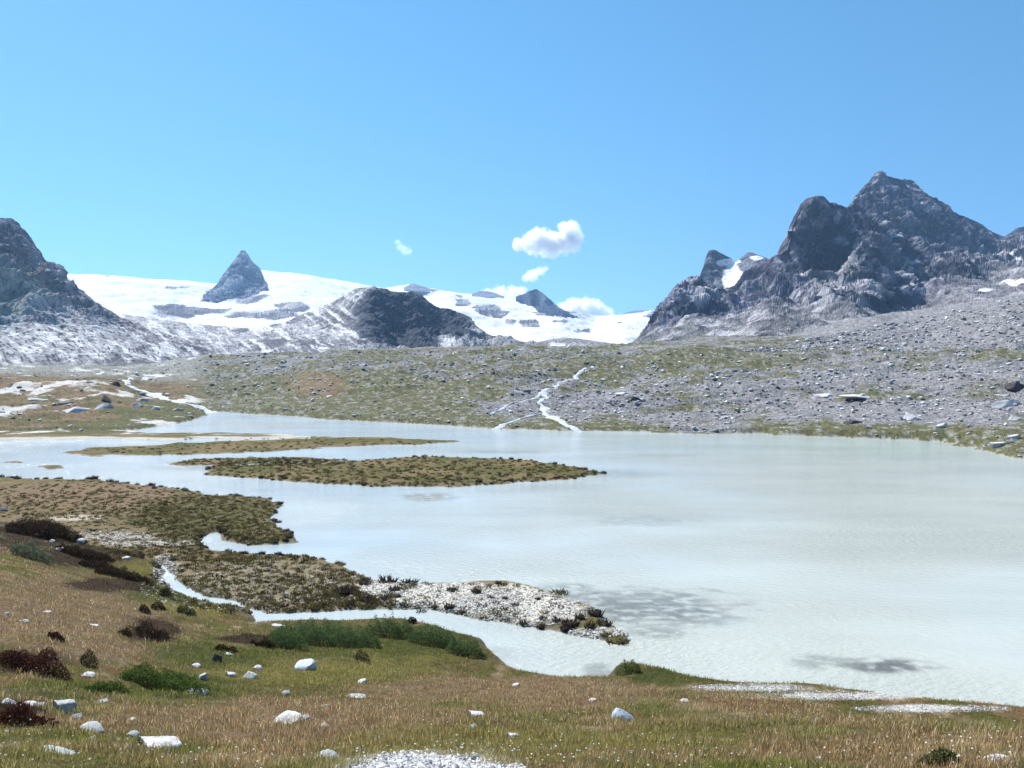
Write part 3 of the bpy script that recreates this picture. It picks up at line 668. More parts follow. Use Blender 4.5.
# single large boulders and slabs of the far bank
MANF = {'p': M['boulder_pale'], 'g': M['boulder'], 'd': M['dark']}
FS = [
 (1018,384,22,12,'d','big dark boulder cut by the right edge above pale slabs'),
 (1012,401,30,9,'p','bright pale slab at the right edge below the dark boulder'),
 (1003,394,24,4,'p','thin pale slab just left of the dark boulder at right'),
 (860,396,48,6,'p','long flat pale slab on the grass shelf of the right bank'),
 (830,394,26,4,'p','flat pale slab touching the left end of the long one'),
 (854,421,20,5,'d','dark flat boulder low on the right bank'),
 (912,415,26,10,'p','large pale boulder low on the right bank'),
 (943,425,13,6,'p','bright pale boulder near the shore on the right bank'),
 (1016,417,22,6,'p','long pale slab tilted at the right edge'),
 (1001,443,18,6,'p','pale boulder at the waterline by the right edge'),
 (1016,436,16,6,'p','second pale boulder behind the waterline one at the right edge'),
 (634,397,16,6,'d','dark boulder standing in for a dark hollow on the stony slope right of the cascade'),  # added boulder, dark to give the look of a hollow
 (625,393,22,4,'p','pale slab above the dark stand-in boulder right of the cascade'),
 (421,362,9,5,'p','white boulder on the crest of the green slope'),
 (417,378,8,3,'p','small white slab below the crest of the green slope'),
 (76,409,34,8,'p','large smooth pale slab on the left meadow'),
 (34,398,36,5,'p','long pale slab on the left meadow, left of the other slabs'),
 (65,402,18,4,'p','pale slab above the large smooth one on the left meadow'),
 (106,405,20,7,'p','pale boulder right of the large smooth slab on the left meadow'),
 (104,398,15,8,'d','dark boulder above pale rocks on the left meadow'),
 (115,383,14,6,'d','dark boulder beside the stream at the back of the left meadow'),
 (88,381,18,4,'g','flat grey boulder at the back of the left meadow'),
 (12,412,16,4,'g','grey slab low on the left meadow near the left edge'),
 (135,404,12,5,'p','pale boulder on the stream side of the left meadow'),
 (142,399,14,4,'g','grey boulder above the stream bend on the left meadow'),
 (156,408,10,4,'p','small pale boulder near the tip of the left meadow'),
 (178,409,11,4,'g','grey boulder at the tip of the left meadow beside the stream'),
 (570,345,9,4,'p','pale boulder on the crest above the cascade'),
 (675,424,14,5,'g','grey boulder at the waterline right of the cascade'),
]
for a in FS: stone(a[0], a[1], a[2], a[3], None, a[5], cat='boulder', name='boulder', col2=MANF[a[4]], sink=.42)

_o1 = 'first second third fourth fifth sixth seventh eighth ninth tenth eleventh twelfth thirteenth fourteenth fifteenth sixteenth seventeenth eighteenth nineteenth'.split()
_t = {2: 'twent', 3: 'thirt', 4: 'fort', 5: 'fift', 6: 'sixt', 7: 'sevent', 8: 'eight', 9: 'ninet'}
def ordinal(n):
    if n < 20: return _o1[n - 1]
    return _t[n // 10] + ('ieth' if n % 10 == 0 else 'y-' + _o1[n % 10 - 1])
def relabel(items, fmt):      # items: (object, place from left to right)
    items.sort(key=lambda q: q[1])
    for k, (o, _) in enumerate(items):
        o['label'] = fmt.replace('#', ordinal(k + 1)) if k or True else fmt

# scattered boulders: the largest as things, the rest as rubble
SM = [rock_mesh(s, 1, fl, 4) for s, fl in ((21,.5),(22,.7),(23,.45),(24,.6),(25,.35),(26,.55))]
def merged(name, x, y, z, sx, sy, sz, rot, col, m, label, cat, smooth=False):
    vs, fs, cs = [], [], []; off = 0
    idx = rng.integers(0, len(SM), len(x))
    for k, (v, f) in enumerate(SM):
        q = np.where(idx == k)[0]
        if not len(q): continue
        c_, s_ = np.cos(rot[q])[:, None], np.sin(rot[q])[:, None]
        vx = v[None, :, 0] * sx[q, None]; vy = v[None, :, 1] * sy[q, None]; vz = v[None, :, 2] * sz[q, None]
        V = np.stack([vx * c_ - vy * s_ + x[q, None], vx * s_ + vy * c_ + y[q, None], vz + z[q, None]], -1)
        fs.append((f[None] + (np.arange(len(q)) * len(v))[:, None, None] + off).reshape(-1, 3)); vs.append(V.reshape(-1, 3))
        cs.append(np.repeat(col[q], len(v), 0)); off += len(q) * len(v)
    o = put_mesh(name, np.concatenate(vs), np.concatenate(fs), m, col=np.concatenate(cs), smooth=smooth)
    return tag(o, label, cat, kind='stuff')
N = 90000
bx = rng.uniform(-40, 1064, N); by = 350 + (rng.uniform(0, 1, N)) * 110; up = (bx > 740) & (rng.uniform(0, 1, N) < .35); by[up] = 352 - rng.uniform(0, 1, up.sum()) * (bx[up] - 740) * .19
h = hit(bx, by); ok = ~np.isnan(h[:, 0]) & (h[:, 1] > 118) & (h[:, 2] > .25)
h = h[ok]; bx = bx[ok]; by = by[ok]
gmv = gsample(gm, h[:, 0], h[:, 1]); sdv = gsample(GSD, h[:, 0], h[:, 1])
keep = (rng.uniform(0, 1, len(h)) < np.where(bx < 205, .13, 1 - .78 * gmv)) & (sdv > .5)
isl_h = (bx < 640) & (by > 434); keep &= ~isl_h
h = h[keep]; bx = bx[keep]; by = by[keep]
size = .15 * (1 - rng.uniform(0, 1, len(h)) * .985) ** -.62; size = np.clip(size, .14, 1.5) * np.clip(h[:, 1] / 260, .6, 1.7)
big = np.argsort(-size * F / h[:, 1])[:270]; rest = np.ones(len(h), bool); rest[big] = False
tone = rng.uniform(0, 1, len(h))
colr = np.stack([.17 + .58 * tone ** 1.8] * 3, -1) * np.array([1.0, .98, .99]); colr[tone < .09] = (.09, .085, .085); colr[tone > .86] = (.72, .71, .71)
merged('rubble', h[rest, 0], h[rest, 1], h[rest, 2] - size[rest] * .12, size[rest] * rng.uniform(.8, 1.5, rest.sum()), size[rest], size[rest] * rng.uniform(.6, 1.1, rest.sum()),
       rng.uniform(0, 6.3, rest.sum()), colr[rest], M['stone'], 'countless small pale and grey stones strewn over the far bank', 'rubble')
fm = [rock_mesh(s, 2, fl, 6) for s, fl in ((31,.5),(32,.7),(33,.42),(34,.55),(35,.36))]
fme = []
for mi, m in enumerate((M['boulder'], M['boulder_pale'])):
    for v, f in fm:
        o = put_mesh('boulder', v, f, m, smooth=False, link=False); fme.append(o.data); bpy.data.objects.remove(o)
cells = {}
for i in big:
    pale = tone[i] > .45
    o = bpy.data.objects.new('boulder', fme[random.randrange(5) + (5 if pale else 0)]); COL.objects.link(o)
    s = size[i]; o.location = (h[i, 0], h[i, 1], h[i, 2] - s * .12); o.scale = (s * random.uniform(.9, 1.5), s, s * random.uniform(.6, 1.1))
    o.rotation_euler = (random.uniform(-.2, .2), random.uniform(-.2, .2), random.uniform(0, 6.3))
    w = 'pale' if pale else 'grey'
    if bx[i] < 205: z_ = 'on the brown left meadow'
    elif bx[i] < 500: z_ = 'on the green slope left of the cascade'
    elif bx[i] < 770: z_ = 'on the stony slope right of the cascade'
    else: z_ = 'on the bank below the tall right mountain'
    tag(o, None, 'boulder', f'{w} boulders strewn {z_}')
    row = 'low' if by[i] > 412 else ('midway up' if by[i] > 385 else 'high')
    cells.setdefault((w, row, z_), []).append((o, bx[i]))
for (w, row, z_), it in cells.items(): relabel(it, f'# {w} boulder from the left, {row} {z_}')

# gravel and cobbles
def gravel(name, blobs, n, smin, smax, label, tint=(.68, .67, .665), limit=None):
    xs, ys = [], []
    for (cx, cy, rx, ry, fr) in blobs:
        k = int(n * fr); a = rng.uniform(0, 6.283, k); r = np.sqrt(rng.uniform(0, 1, k))
        xs.append(cx + rx * r * np.cos(a)); ys.append(cy + ry * r * np.sin(a))
    px, py = np.concatenate(xs), np.concatenate(ys); p = hit(px, py)
    ok = ~np.isnan(p[:, 0]); p = p[ok]
    sdv = gsample(GSD, p[:, 0], p[:, 1]); ok = (sdv > -.15) & (p[:, 1] < 110); p = p[ok]
    s = smin * (1 - rng.uniform(0, 1, len(p)) * .95) ** -.45; s = np.minimum(s, smax)
    t = rng.uniform(.3, 1.05, len(p)); col = np.array(tint) * t[:, None]
    z = gsample(GZ, p[:, 0], p[:, 1])
    return merged(name, p[:, 0], p[:, 1], z - s * .1, s * rng.uniform(.8, 1.3, len(p)), s, s * rng.uniform(.6, 1.1, len(p)), rng.uniform(0, 6.3, len(p)), col, M['stone'], label, 'gravel')
gravel('gravel', [(450,598,75,16,.4),(525,607,75,20,.4),(385,590,25,9,.08),(600,634,32,6,.12)], 11000, .05, .26, 'pale cobbles covering the gravel bar beside the lake', tint=(.70, .67, .62))
gravel('gravel', [(430,770,95,19,1)], 16000, .014, .055, 'bright white gravel patch at the bottom edge left of centre')
gravel('gravel', [(750,688,60,4,.35),(830,696,80,5,.35),(930,709,80,4,.3)], 6000, .02, .085, 'white pebbles in a strip along the grassy brow at right')
gravel('gravel', [(260,588,120,26,.22),(115,536,40,5,.1),(150,543,50,4,.08),(165,572,12,16,.15)], 9000, .06, .22, 'pale cobbles among tussocks on the flood plain', tint=(.56, .52, .46))

# ---------------------------------------------------------------- plants
def blades(x, y, z, hgt, wid, lean, col, tipcol, rs):
    """bent blades, 5 verts / 3 triangles each"""
    n = len(x); a = rs.uniform(0, 6.283, n); b = rs.uniform(0, 6.283, n)
    dx, dy = np.cos(a) * wid, np.sin(a) * wid; lx, ly = np.cos(b) * lean * hgt, np.sin(b) * lean * hgt
    V = np.zeros((n, 5, 3))
    V[:, 0] = np.stack([x - dx, y - dy, z], -1); V[:, 1] = np.stack([x + dx, y + dy, z], -1)
    V[:, 2] = np.stack([x - dx * .8 + lx * .35, y - dy * .8 + ly * .35, z + hgt * .55], -1); V[:, 3] = np.stack([x + dx * .8 + lx * .35, y + dy * .8 + ly * .35, z + hgt * .55], -1)
    V[:, 4] = np.stack([x + lx, y + ly, z + hgt], -1)
    Fc = np.array([[0, 1, 3], [0, 3, 2], [2, 3, 4]])
    fc = (Fc[None] + 5 * np.arange(n)[:, None, None]).reshape(-1, 3)
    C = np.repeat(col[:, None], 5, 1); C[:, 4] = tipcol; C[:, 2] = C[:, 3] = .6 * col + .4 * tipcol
    return V.reshape(-1, 3), fc, C.reshape(-1, 3)
# hillside grass (density falls with distance)
N = 480000
r = np.exp(rng.uniform(math.log(4.6), math.log(70), N)); th = rng.uniform(-.66, .66, N)
x, y = r * np.sin(th), r * np.cos(th)
gb = base_z(th, r); sdv = gsample(GSD, x, y); z = gsample(GZ, x, y); gc = np.stack([gsample(GC[..., k], x, y) for k in range(3)], -1)
bright = gc.mean(1)
ok = (gsample(HM, x, y) > -.1) & (sdv > .05) & (bright < .33)
x, y, z, gc, r = x[ok], y[ok], z[ok], gc[ok], r[ok]; n = len(x)
clump = sstep(-.35, .35, fbm(x * 1.6, y * 1.6, 3., 3))
hg = rng.uniform(.025, .085, n) * (.35 + 1.2 * clump) * (1 + r * .012); wd = (.0016 + r * .00022) * rng.uniform(.7, 1.4, n)
pal = np.array([(.38,.26,.11),(.30,.18,.075),(.19,.155,.045),(.62,.50,.30),(.27,.155,.07)])
pk = pal[rng.integers(0, 5, n)]; greenish = (gc[:, 1] > gc[:, 0] * 1.02)[:, None]; darkish = (gc.mean(1) < .05)[:, None]
olv = np.array([(.28,.24,.05),(.17,.18,.035),(.38,.32,.10),(.12,.13,.03)])[rng.integers(0, 4, n)]; gw = np.clip((gc[:, 1] / gc[:, 0] - .72) / .3, 0, 1)[:, None] * .85
pk = (pk * (1 - gw) + olv * gw) * rng.uniform(.4, 1.7, (n, 1)); colb = gc * .6 + pk * .8; colb = np.where(greenish, (gc * .9 + olv * .5) * rng.uniform(.5, 1.6, (n, 1)), colb); colb = np.where(darkish, gc * 1.25, colb)
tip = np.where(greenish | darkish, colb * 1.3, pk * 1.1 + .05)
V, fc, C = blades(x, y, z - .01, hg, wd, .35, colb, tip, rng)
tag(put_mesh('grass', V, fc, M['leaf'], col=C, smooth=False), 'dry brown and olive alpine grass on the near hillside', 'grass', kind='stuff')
# little white flowers in the grass
n = 1500; r = np.exp(rng.uniform(math.log(5.2), math.log(28), n)); th = rng.uniform(-.62, .62, n); x, y = r * np.sin(th), r * np.cos(th)
gb = base_z(th, r); ok = (gb > 1) & (fbm(x * .5, y * .5, 2., 3) > -.05); x, y, r = x[ok], y[ok], r[ok]; z = gsample(GZ, x, y); n = len(x)
s = rng.uniform(.006, .013, n); hh = rng.uniform(.05, .13, n)
oct_v = np.array([(1,0,0),(-1,0,0),(0,1,0),(0,-1,0),(0,0,.7),(0,0,-.7)]); oct_f = np.array([(0,2,4),(2,1,4),(1,3,4),(3,0,4),(2,0,5),(1,2,5),(3,1,5),(0,3,5)])
V = (oct_v[None] * s[:, None, None] + np.stack([x, y, z + hh], -1)[:, None]).reshape(-1, 3); fc = (oct_f[None] + 6 * np.arange(n)[:, None, None]).reshape(-1, 3)
V2, f2, C2 = blades(x, y, z, hh, .0015 + 0 * x, 0 * x, np.tile([.2, .2, .07], (n, 1)), np.tile([.2, .2, .07], (n, 1)), rng)
fw = np.where(rng.uniform(0, 1, (n, 1)) < .25, np.array([[.75, .62, .2]]), np.array([[.82, .81, .78]]))
put = put_mesh('wildflowers', np.concatenate([V, V2]), np.concatenate([fc, f2 + len(V)]), M['leaf'], col=np.concatenate([np.repeat(fw, 6, 0), C2]), smooth=False)
tag(put, 'tiny white and yellow flowers dotted through the near grass', 'flowers', kind='stuff')

# tussocks
def tussock_arr(seed, nb=60):
    r_ = np.random.default_rng(seed); a = r_.uniform(0, 6.283, nb); q = np.sqrt(r_.uniform(0, 1, nb)) * .38
    x, y = q * np.cos(a), q * np.sin(a); hg = r_.uniform(.4, .72, nb) * (1 - q * .9)
    V, f, C = blades(x, y, 0 * x, hg, (.035 if nb > 30 else .055) + 0 * x, .3, np.ones((nb, 3)), np.ones((nb, 3)), r_)
    V[:, 0] += np.repeat(x, 5) * .7 * V[:, 2]; V[:, 1] += np.repeat(y, 5) * .7 * V[:, 2]
    bv, bf = SM[seed % 6]; b = bv.copy(); b -= b.mean(0) * [1, 1, 0]; b = b * [.75, .75, .45]
    return (np.concatenate([V, b]), np.concatenate([f, bf + len(V)])) if nb > 30 else (V, f)
TU = [tussock_arr(s) for s in range(4)]; TUS = [tussock_arr(s, 22) for s in range(4)]
TCOL = [(.05, .038, .03), (.085, .075, .03), (.12, .105, .04)]
tdata = {}
def tussock_obj(x, y, s, c, label, group, hs=1.0):
    k = random.randrange(4); key = (k, c)
    if key not in tdata:
        v, f = TU[k]; o = put_mesh('grass_tussock', v, f, M['leaf'], col=np.tile(TCOL[c], (len(v), 1)) * rng.uniform(.7, 1.4, (len(v), 1)), smooth=False); tdata[key] = o.data
    else:
        o = bpy.data.objects.new('grass_tussock', tdata[key]); COL.objects.link(o)
    z = gsample(GZ, np.array([x]), np.array([y]))[0]
    o.location = (x, y, z - .03); o.scale = (s, s, s * hs); o.rotation_euler = (0, 0, random.uniform(0, 6.3))
    return tag(o, label, 'tussock', group)
used = []
BAR = [(387,579,14,8),(395,588,9,6),(345,590,13,10),(350,603,8,5),(367,598,11,7),(385,597,8,6),(398,595,5,6),(410,581,12,5),(476,590,8,7),(453,589,9,5),(449,606,8,8),(421,610,8,5),(365,582,9,6),(498,582,5,4),(560,591,13,6),(617,639,18,8),(590,624,9,10),(606,634,8,6),
       (538,598,5,4),(524,622,7,6),(541,626,7,7),(570,622,14,8),(580,615,8,10),(543,617,6,6),(670,624,12,6),(632,621,8,4),(491,597,5,4),(515,604,6,4),(463,611,6,4),(505,598,5,4),(595,612,12,8),(604,622,12,7),(435,607,6,4),(404,605,6,5),(565,628,8,7),(556,619,7,6)]
gl_, bl_ = [], []
for (a, b, w, hh) in BAR:
    p = hit([a], [b + hh * .4])[0]
    if np.isnan(p[0]): continue
    s = w * p[1] / F * 1.6
    gr = b > 630 or a in (560, 670, 632)
    used.append((p[0], p[1]))
    tt = tussock_obj(p[0], p[1], s, 2 if gr else 0, ('green grass cushion growing at the tip of the white gravel bar' if gr else 'dark brown tussock standing on the white gravel bar'),
                'green cushions at the gravel bar tip' if gr else 'dark tussocks on the gravel bar', min(hh / w * 1.1, 1.1)); (gl_ if gr else bl_).append((tt, a))
relabel(gl_, '# green grass cushion from the left on the white gravel bar'); relabel(bl_, '# dark brown tussock from the left on the white gravel bar')
# along the near flood plain shore and in its interior
def tus_field(blobs, n, smin, smax):
    X = []
    for (cx, cy, rx, ry, fr) in blobs:
        k = int(n * fr); a = rng.uniform(0, 6.283, k); r = np.sqrt(rng.uniform(0, 1, k)); X.append(np.stack([cx + rx * r * np.cos(a), cy + ry * r * np.sin(a)], -1))
    X = np.concatenate(X); p = hit(X[:, 0], X[:, 1]); ok = ~np.isnan(p[:, 0]); p, X = p[ok], X[ok]
    sd_v = gsample(GSD, p[:, 0], p[:, 1]); gb = base_z(np.arctan2(p[:, 0], p[:, 1]), np.hypot(p[:, 0], p[:, 1]))
    ok = (sd_v > .05) & (gb < 1.2) & (p[:, 1] > 36) & (p[:, 1] < 172); p, X = p[ok], X[ok]
    return p, X, rng.uniform(smin, smax, len(p))
shore = []
for poly, lo, hi in ((LAND[6], 0, 36), (LAND[3], 0, 16)):
    for i in range(len(poly) - 1):
        a, b = poly[i], poly[i + 1]; L = np.hypot(*(b - a)); 
        if L > 60: continue
        for t in np.arange(0, L, .75 if poly is LAND[6] else 2.2):
            q = a + (b - a) * t / L + np.array([random.gauss(0, .5), random.gauss(0, .5)])
            shore.append(q)
shore = np.array(shore); ss = gsample(GSD, shore[:, 0], shore[:, 1]); pxs = 512 + F * shore[:, 0] / shore[:, 1]; pys = HOR + F * CAMZ / shore[:, 1]
shore = shore[(ss > -.25) & (ss < 2.0) & (pxs > -10) & (pxs < 640) & ~((pys > 555) & (pxs > 395)) & ~((pys > 575) & (pxs > 150))]
sel = rng.permutation(len(shore)); ind = shore[sel[:230]]; rem = shore[sel[230:]]
i_near, i_far, i_pl = [], [], []
for q in ind:
    far_i = q[1] > 92
    tt = tussock_obj(q[0], q[1], random.uniform(.25, .8) * (1.4 if far_i else 1), 0 if random.random() < .75 else 1,
                'dark tussock, one of many edging the long grassy island' if far_i else 'dark tussock, one of a row along the flood plain shore',
                'tussocks edging the long island' if far_i else 'tussocks along the flood plain shore', .9)
    (((i_near if q[1] < 110 else i_far)) if far_i else i_pl).append((tt, q[0] / q[1]))
relabel(i_near, '# dark tussock from the left on the near edge of the long grassy island')
relabel(i_far, '# dark tussock from the left on the far edge of the long grassy island')
relabel(i_pl, '# dark tussock from the left along the flood plain shore')
p1, X1, s1 = tus_field([(220,520,85,28,.34),(290,585,150,30,.3),(100,500,130,20,.18),(80,520,110,30,.12),(340,600,40,14,.06),(220,553,130,9,.12),(470,603,110,20,.07)], 4800, .26, .6)
p2, X2, s2 = tus_field([(400,473,215,17,.65),(260,447,200,9,.2),(250,462,100,5,.15)], 2200, .35, .8)
p = np.concatenate([p1, p2]); s_ = np.concatenate([s1, s2 * 1.1]); 
rz_ = gsample(GZ, rem[:, 0], rem[:, 1]); p = np.concatenate([p, np.c_[rem, rz_]]); s_ = np.concatenate([s_, np.full(len(rem), .5)])
cl = gsample(GC[..., 0], p[:, 0], p[:, 1]); ok = (cl < .45) | (rng.uniform(0, 1, len(p)) < .1); p, s_ = p[ok], s_[ok]
vs, fs, cs, off = [], [], [], 0
idx = rng.integers(0, 4, len(p)); tn = fbm(p[:, 0] * .15, p[:, 1] * .15, 2., 3)
for k in range(4):
    q = np.where(idx == k)[0]; v, f = TUS[k]; a = rng.uniform(0, 6.283, len(q)); c_, s1_ = np.cos(a)[:, None], np.sin(a)[:, None]
    V = np.stack([(v[:, 0] * c_ - v[:, 1] * s1_) * s_[q, None] + p[q, 0:1], (v[:, 0] * s1_ + v[:, 1] * c_) * s_[q, None] + p[q, 1:2], v[None, :, 2] * s_[q, None] * .72 + gsample(GZ, p[q, 0], p[q, 1])[:, None] - .03], -1)
    base = np.array([(.055, .046, .02), (.13, .11, .04), (.20, .16, .075)])[rng.choice(3, len(q), p=[.32, .4, .28])]
    vs.append(V.reshape(-1, 3)); fs.append((f[None] + (np.arange(len(q)) * len(v))[:, None, None] + off).reshape(-1, 3)); off += len(q) * len(v)
    cs.append((base[:, None] * rng.uniform(.7, 1.4, (len(q), len(v), 1))).reshape(-1, 3))
tag(put_mesh('tussock_grass', np.concatenate(vs), np.concatenate(fs), M['leaf'], col=np.concatenate(cs), smooth=False), 'olive brown tussocky grass covering the flood plain and islands', 'grass', kind='stuff')

# shrubs: stems and a crown of small leaves
def shrub(px, py, w, hpx, colr, label, name='shrub', depth=None, leaf=.022, dens=1.0, group=None, cat='shrub'):
    p = hit([px], [py + hpx * .5])[0]; D = p[1]; sw = w * D / F; shh = hpx * D / F * 1.15; sdp = depth or sw * .42
    root = bpy.data.objects.new(name, None); COL.objects.link(root); z0 = gsample(GZ, np.array([p[0]]), np.array([p[1]]))[0]
    root.location = (p[0], p[1] + sdp * .3, z0); root.empty_display_size = .1; tag(root, label, cat, group)
    lf = leaf * max(1, D / 22)
    n = int(min(26000, dens * 3.2 * sw * sdp / lf ** 2 + 400))
    cx = rng.uniform(-1, 1, (n * 2, 2)); rr = np.hypot(cx[:, 0], cx[:, 1]); cx = cx[rr < 1 + .25 * fbm(cx[:, 0] * 2 + px, cx[:, 1] * 2, 1., 2)][:n]; n = len(cx)
    lx, ly = cx[:, 0] * sw / 2, cx[:, 1] * sdp / 2
    gx, gy = p[0] + lx, p[1] + sdp * .3 + ly
    gz = gsample(GZ, gx, gy) - z0
    top = np.sqrt(np.clip(1 - (cx ** 2).sum(1) * .9, .04, 1)) * shh * (.8 + 1.1 * fbm(gx * 2.6, gy * 2.6, 1., 3))
    u = 1 - .85 * rng.uniform(0, 1, n) ** 1.5 * (rng.uniform(0, 1, n) < .9)
    c0 = np.stack([lx, ly, gz + top * u], -1)
    a = rng.normal(size=(n, 3)); a[:, 2] = np.abs(a[:, 2]) * .9; a /= np.linalg.norm(a, axis=1)[:, None]
    b = rng.normal(size=(n, 3)); b -= (a * b).sum(1)[:, None] * a; b /= np.linalg.norm(b, axis=1)[:, None]
    l = lf * rng.uniform(.7, 1.4, (n, 1))
    V = np.stack([c0 - b * l * .38, c0 + a * l, c0 + b * l * .38, c0 - a * l * .5], 1).reshape(-1, 3)
    fc = np.arange(4 * n).reshape(n, 4)
    cc = np.array(colr) * rng.uniform(.6, 1.5, (n, 1)) ; put_mesh('foliage', V, fc, M['leaf'], col=np.repeat(cc, 4, 0), smooth=False, parent=root)['kind'] = 'stuff'
    k = 40; q = rng.uniform(-.8, .8, (k, 2)); sx, sy = q[:, 0] * sw / 2, q[:, 1] * sdp / 2
    sz = gsample(GZ, p[0] + sx, p[1] + sdp * .3 + sy) - z0
    Vs, fss, Cs = blades(sx, sy, sz - .03, np.full(k, shh * .45), np.full(k, lf * .25), np.full(k, .5), np.tile([.09, .06, .04], (k, 1)), np.tile([.09, .06, .04], (k, 1)), rng)
    put_mesh('stems', Vs, fss, M['leaf'], col=Cs, smooth=False, parent=root)['kind'] = 'stuff'
    return root
WG, GG, HB, HR = (.095, .14, .05), (.085, .13, .03), (.045, .026, .016), (.07, .026, .018)
SH = [
 (322,636,112,19,WG,'wide low green willow shrub on the channel bank at centre left'),
 (285,641,44,14,WG,'small green willow clump at the left end of the wide shrub'),
 (390,629,56,18,WG,'rounded green willow shrub between two others beside the channel'),
 (434,638,54,16,WG,'green willow shrub right of the rounded one by the channel'),
 (466,649,42,14,WG,'rightmost green willow shrub reaching the water'),
 (412,620,9,8,HR,'tiny dark twiggy bush standing on top of the willow row'),
 (628,668,26,13,GG,'green grassy cushion bush on the brow against the water'),
 (28,551,46,14,(.14,.17,.10),'grey-green shrub beside dark heather at left'),
 (160,682,90,18,GG,'low dark green plant patch in the lower left meadow'),
 (105,688,50,12,GG,'dark green plant patch above the stone row at lower left'),
 (28,662,76,20,HR,'long dark red heather hedge at the left edge, upper one'),
 (22,716,62,24,HR,'dark red heather hedge below the row of white stones'),
 (40,530,84,12,HB,'broad dark heather patch on the slope at the far left'),
 (82,554,58,9,HB,'dark heather patch with white stones in it at left'),
 (120,574,56,8,HB,'dark heather strip running down beside the yellow-green grass'),
 (96,566,40,7,HB,'short dark heather strip below the stony heather patch'),
 (150,633,34,14,HB,'dark heather clump on the slope at left, widest of three'),
 (144,609,12,8,HB,'small round dark bush up the slope, left one of a pair'),
 (158,607,16,7,HB,'small round dark bush up the slope, right one of a pair'),
 (124,632,14,8,HB,'small dark bush just left of the widest heather clump'),
 (55,634,17,12,HR,'small rust-red bush alone on the dry slope at left'),
 (185,610,20,10,(.06,.07,.03),'small dark green bush near the narrow channel'),
 (165,592,12,9,(.07,.06,.03),'little dark bush at the head of the narrow channel'),
 (225,648,24,8,HB,'flat dark bush beside the round dark stone'),
 (262,643,26,8,HB,'flat dark heather strip left of the willow shrubs'),
 (362,658,16,11,(.07,.05,.03),'small brown bush in grass below the rounded willow'),
 (88,660,18,12,(.07,.07,.03),'small dark green bush right of the heather hedge at left'),
 (940,758,44,14,(.11,.11,.04),'low olive plant clump in grass at the lower right'),
]
for a in SH: shrub(*a)

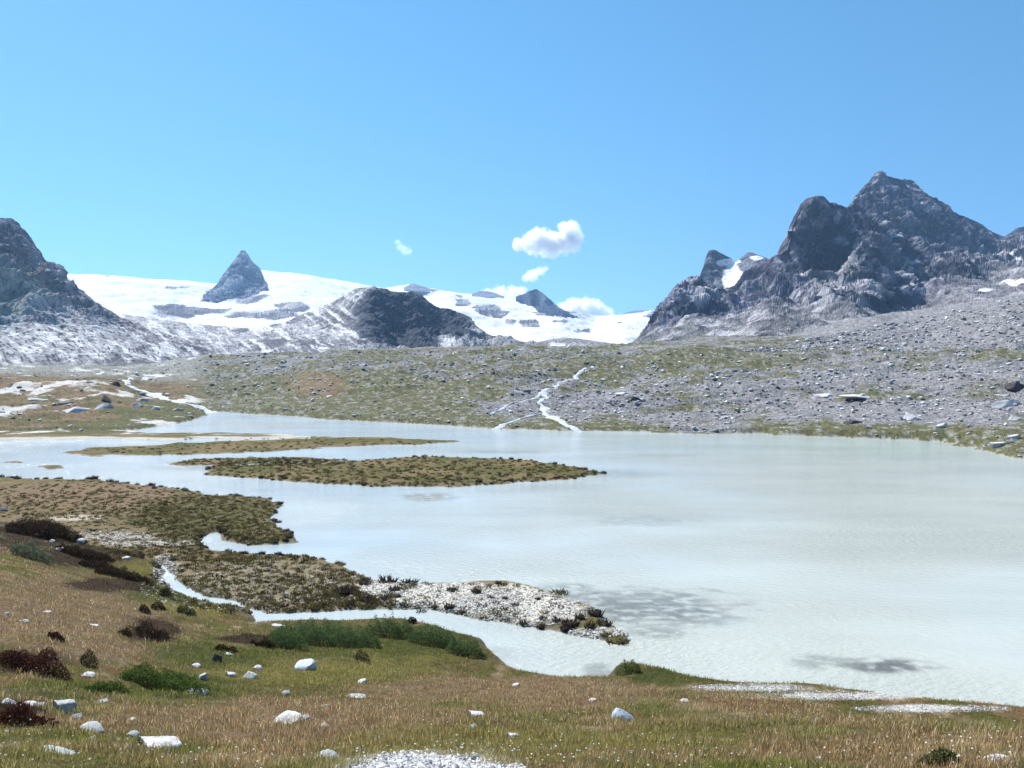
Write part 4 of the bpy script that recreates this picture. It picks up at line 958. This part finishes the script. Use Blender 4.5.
# ---------------------------------------------------------------- clouds (beyond the haze)
def cloud(pts, D, label, dens, nsc):
    import bmesh
    bm = bmesh.new(); sph = []
    for (px, py, r) in pts:
        x, z = (px - 512) / F * D, CAMZ + (HOR - py) / F * D; R = r / F * D
        dy = random.uniform(-.4, .4) * R; sph.append((x, dy, z, R))
        t = bmesh.ops.create_icosphere(bm, subdivisions=3, radius=R * 1.3)['verts']
        for v in t: v.co = Vector((v.co.x + x, v.co.y + dy, v.co.z + z))
    me = bpy.data.meshes.new('cloud'); bm.to_mesh(me); bm.free()
    o = bpy.data.objects.new('cloud', me); COL.objects.link(o); o.location = (0, D, 0)
    rm = o.modifiers.new('r', 'REMESH'); rm.mode = 'VOXEL'; rm.voxel_size = D / F * 1.6
    m = bpy.data.materials.new('cloud_vapour'); m.use_nodes = True; n = m.node_tree.nodes; l = m.node_tree.links; n.clear()
    out = n.new('ShaderNodeOutputMaterial'); vp = n.new('ShaderNodeVolumePrincipled'); vp.inputs['Color'].default_value = (1, 1, 1, 1); vp.inputs['Anisotropy'].default_value = .4
    tc = n.new('ShaderNodeTexCoord'); field = None
    for (x, y, z, R) in sph:                       # density fades outwards from each puff
        d = n.new('ShaderNodeVectorMath'); d.operation = 'DISTANCE'; d.inputs[1].default_value = (x, y, z); l.new(tc.outputs['Object'], d.inputs[0])
        mr = n.new('ShaderNodeMapRange'); mr.inputs['From Min'].default_value = R * 1.3; mr.inputs['From Max'].default_value = R * .45; l.new(d.outputs['Value'], mr.inputs['Value'])
        if field is None: field = mr.outputs[0]
        else:
            mx = n.new('ShaderNodeMath'); mx.operation = 'MAXIMUM'; l.new(field, mx.inputs[0]); l.new(mr.outputs[0], mx.inputs[1]); field = mx.outputs[0]
    t = n.new('ShaderNodeTexNoise'); t.inputs['Scale'].default_value = nsc; t.inputs['Detail'].default_value = 6; t.inputs['Roughness'].default_value = .65; l.new(tc.outputs['Object'], t.inputs['Vector'])
    a = n.new('ShaderNodeMath'); a.operation = 'MULTIPLY_ADD'; l.new(t.outputs['Fac'], a.inputs[0]); a.inputs[1].default_value = 4.4; a.inputs[2].default_value = -2.2
    b = n.new('ShaderNodeMath'); b.operation = 'ADD'; l.new(a.outputs[0], b.inputs[0]); l.new(field, b.inputs[1])
    mr = n.new('ShaderNodeMapRange'); mr.inputs['From Min'].default_value = .38; mr.inputs['From Max'].default_value = .8; mr.inputs['To Max'].default_value = dens; l.new(b.outputs[0], mr.inputs['Value'])
    ml = n.new('ShaderNodeMath'); ml.operation = 'MULTIPLY'; l.new(mr.outputs[0], ml.inputs[0]); l.new(field, ml.inputs[1])
    l.new(ml.outputs[0], vp.inputs['Density']); l.new(vp.outputs[0], out.inputs['Volume'])
    me.materials.append(m)
    return tag(o, label, 'cloud')
CD = 9000
cloud([(519,245,7),(530,243,10),(540,240,12),(548,243,13),(560,242,13),(569,234,13),(571,230,8),(573,243,10),(553,249,9),(535,248,8),(538,236,7)], CD, 'largest bright white puffy cloud at the centre of the sky', .07, .013)
cloud([(526,278,5),(533,275,7),(541,271,6),(545,269,4)], CD, 'small slanting white cloud just below the largest one', .02, .01)
cloud([(400,247,5),(405,250,6),(398,242,4),(409,251,4)], CD, 'faint tiny wisp of cloud left of the largest cloud', .006, .02)
cloud([(565,314,12),(575,310,12),(585,309,13),(596,312,12),(606,316,10)], CD, 'low white cloud behind the glacier skyline, right of the pyramid peak', .06, .013)
cloud([(488,296,8),(500,293,8),(512,294,9),(522,294,7)], CD, 'low white cloud behind the glacier skyline, left of the pyramid peak', .04, .013)

# ---------------------------------------------------------------- haze
hm = bpy.data.materials.new('haze'); hm.use_nodes = True; n = hm.node_tree.nodes; n.clear()
out = n.new('ShaderNodeOutputMaterial'); v = n.new('ShaderNodeVolumePrincipled'); v.inputs['Color'].default_value = (.38, .64, 1, 1)
v.inputs['Density'].default_value = 7.0e-5; v.inputs['Anisotropy'].default_value = .2
hm.node_tree.links.new(v.outputs[0], out.inputs['Volume'])
x0, x1, y0, y1, z0, z1 = -16500, 16500, -16500, 8200, -900, 760
hv = np.array([(x, y, z) for z in (z0, z1) for x, y in ((x0, y0), (x1, y0), (x1, y1), (x0, y1))], float)
hf = np.array([(0, 3, 2, 1), (4, 5, 6, 7), (0, 1, 5, 4), (1, 2, 6, 5), (2, 3, 7, 6), (3, 0, 4, 7)])
tag(put_mesh('haze', hv, hf, hm, smooth=False), kind='stuff')
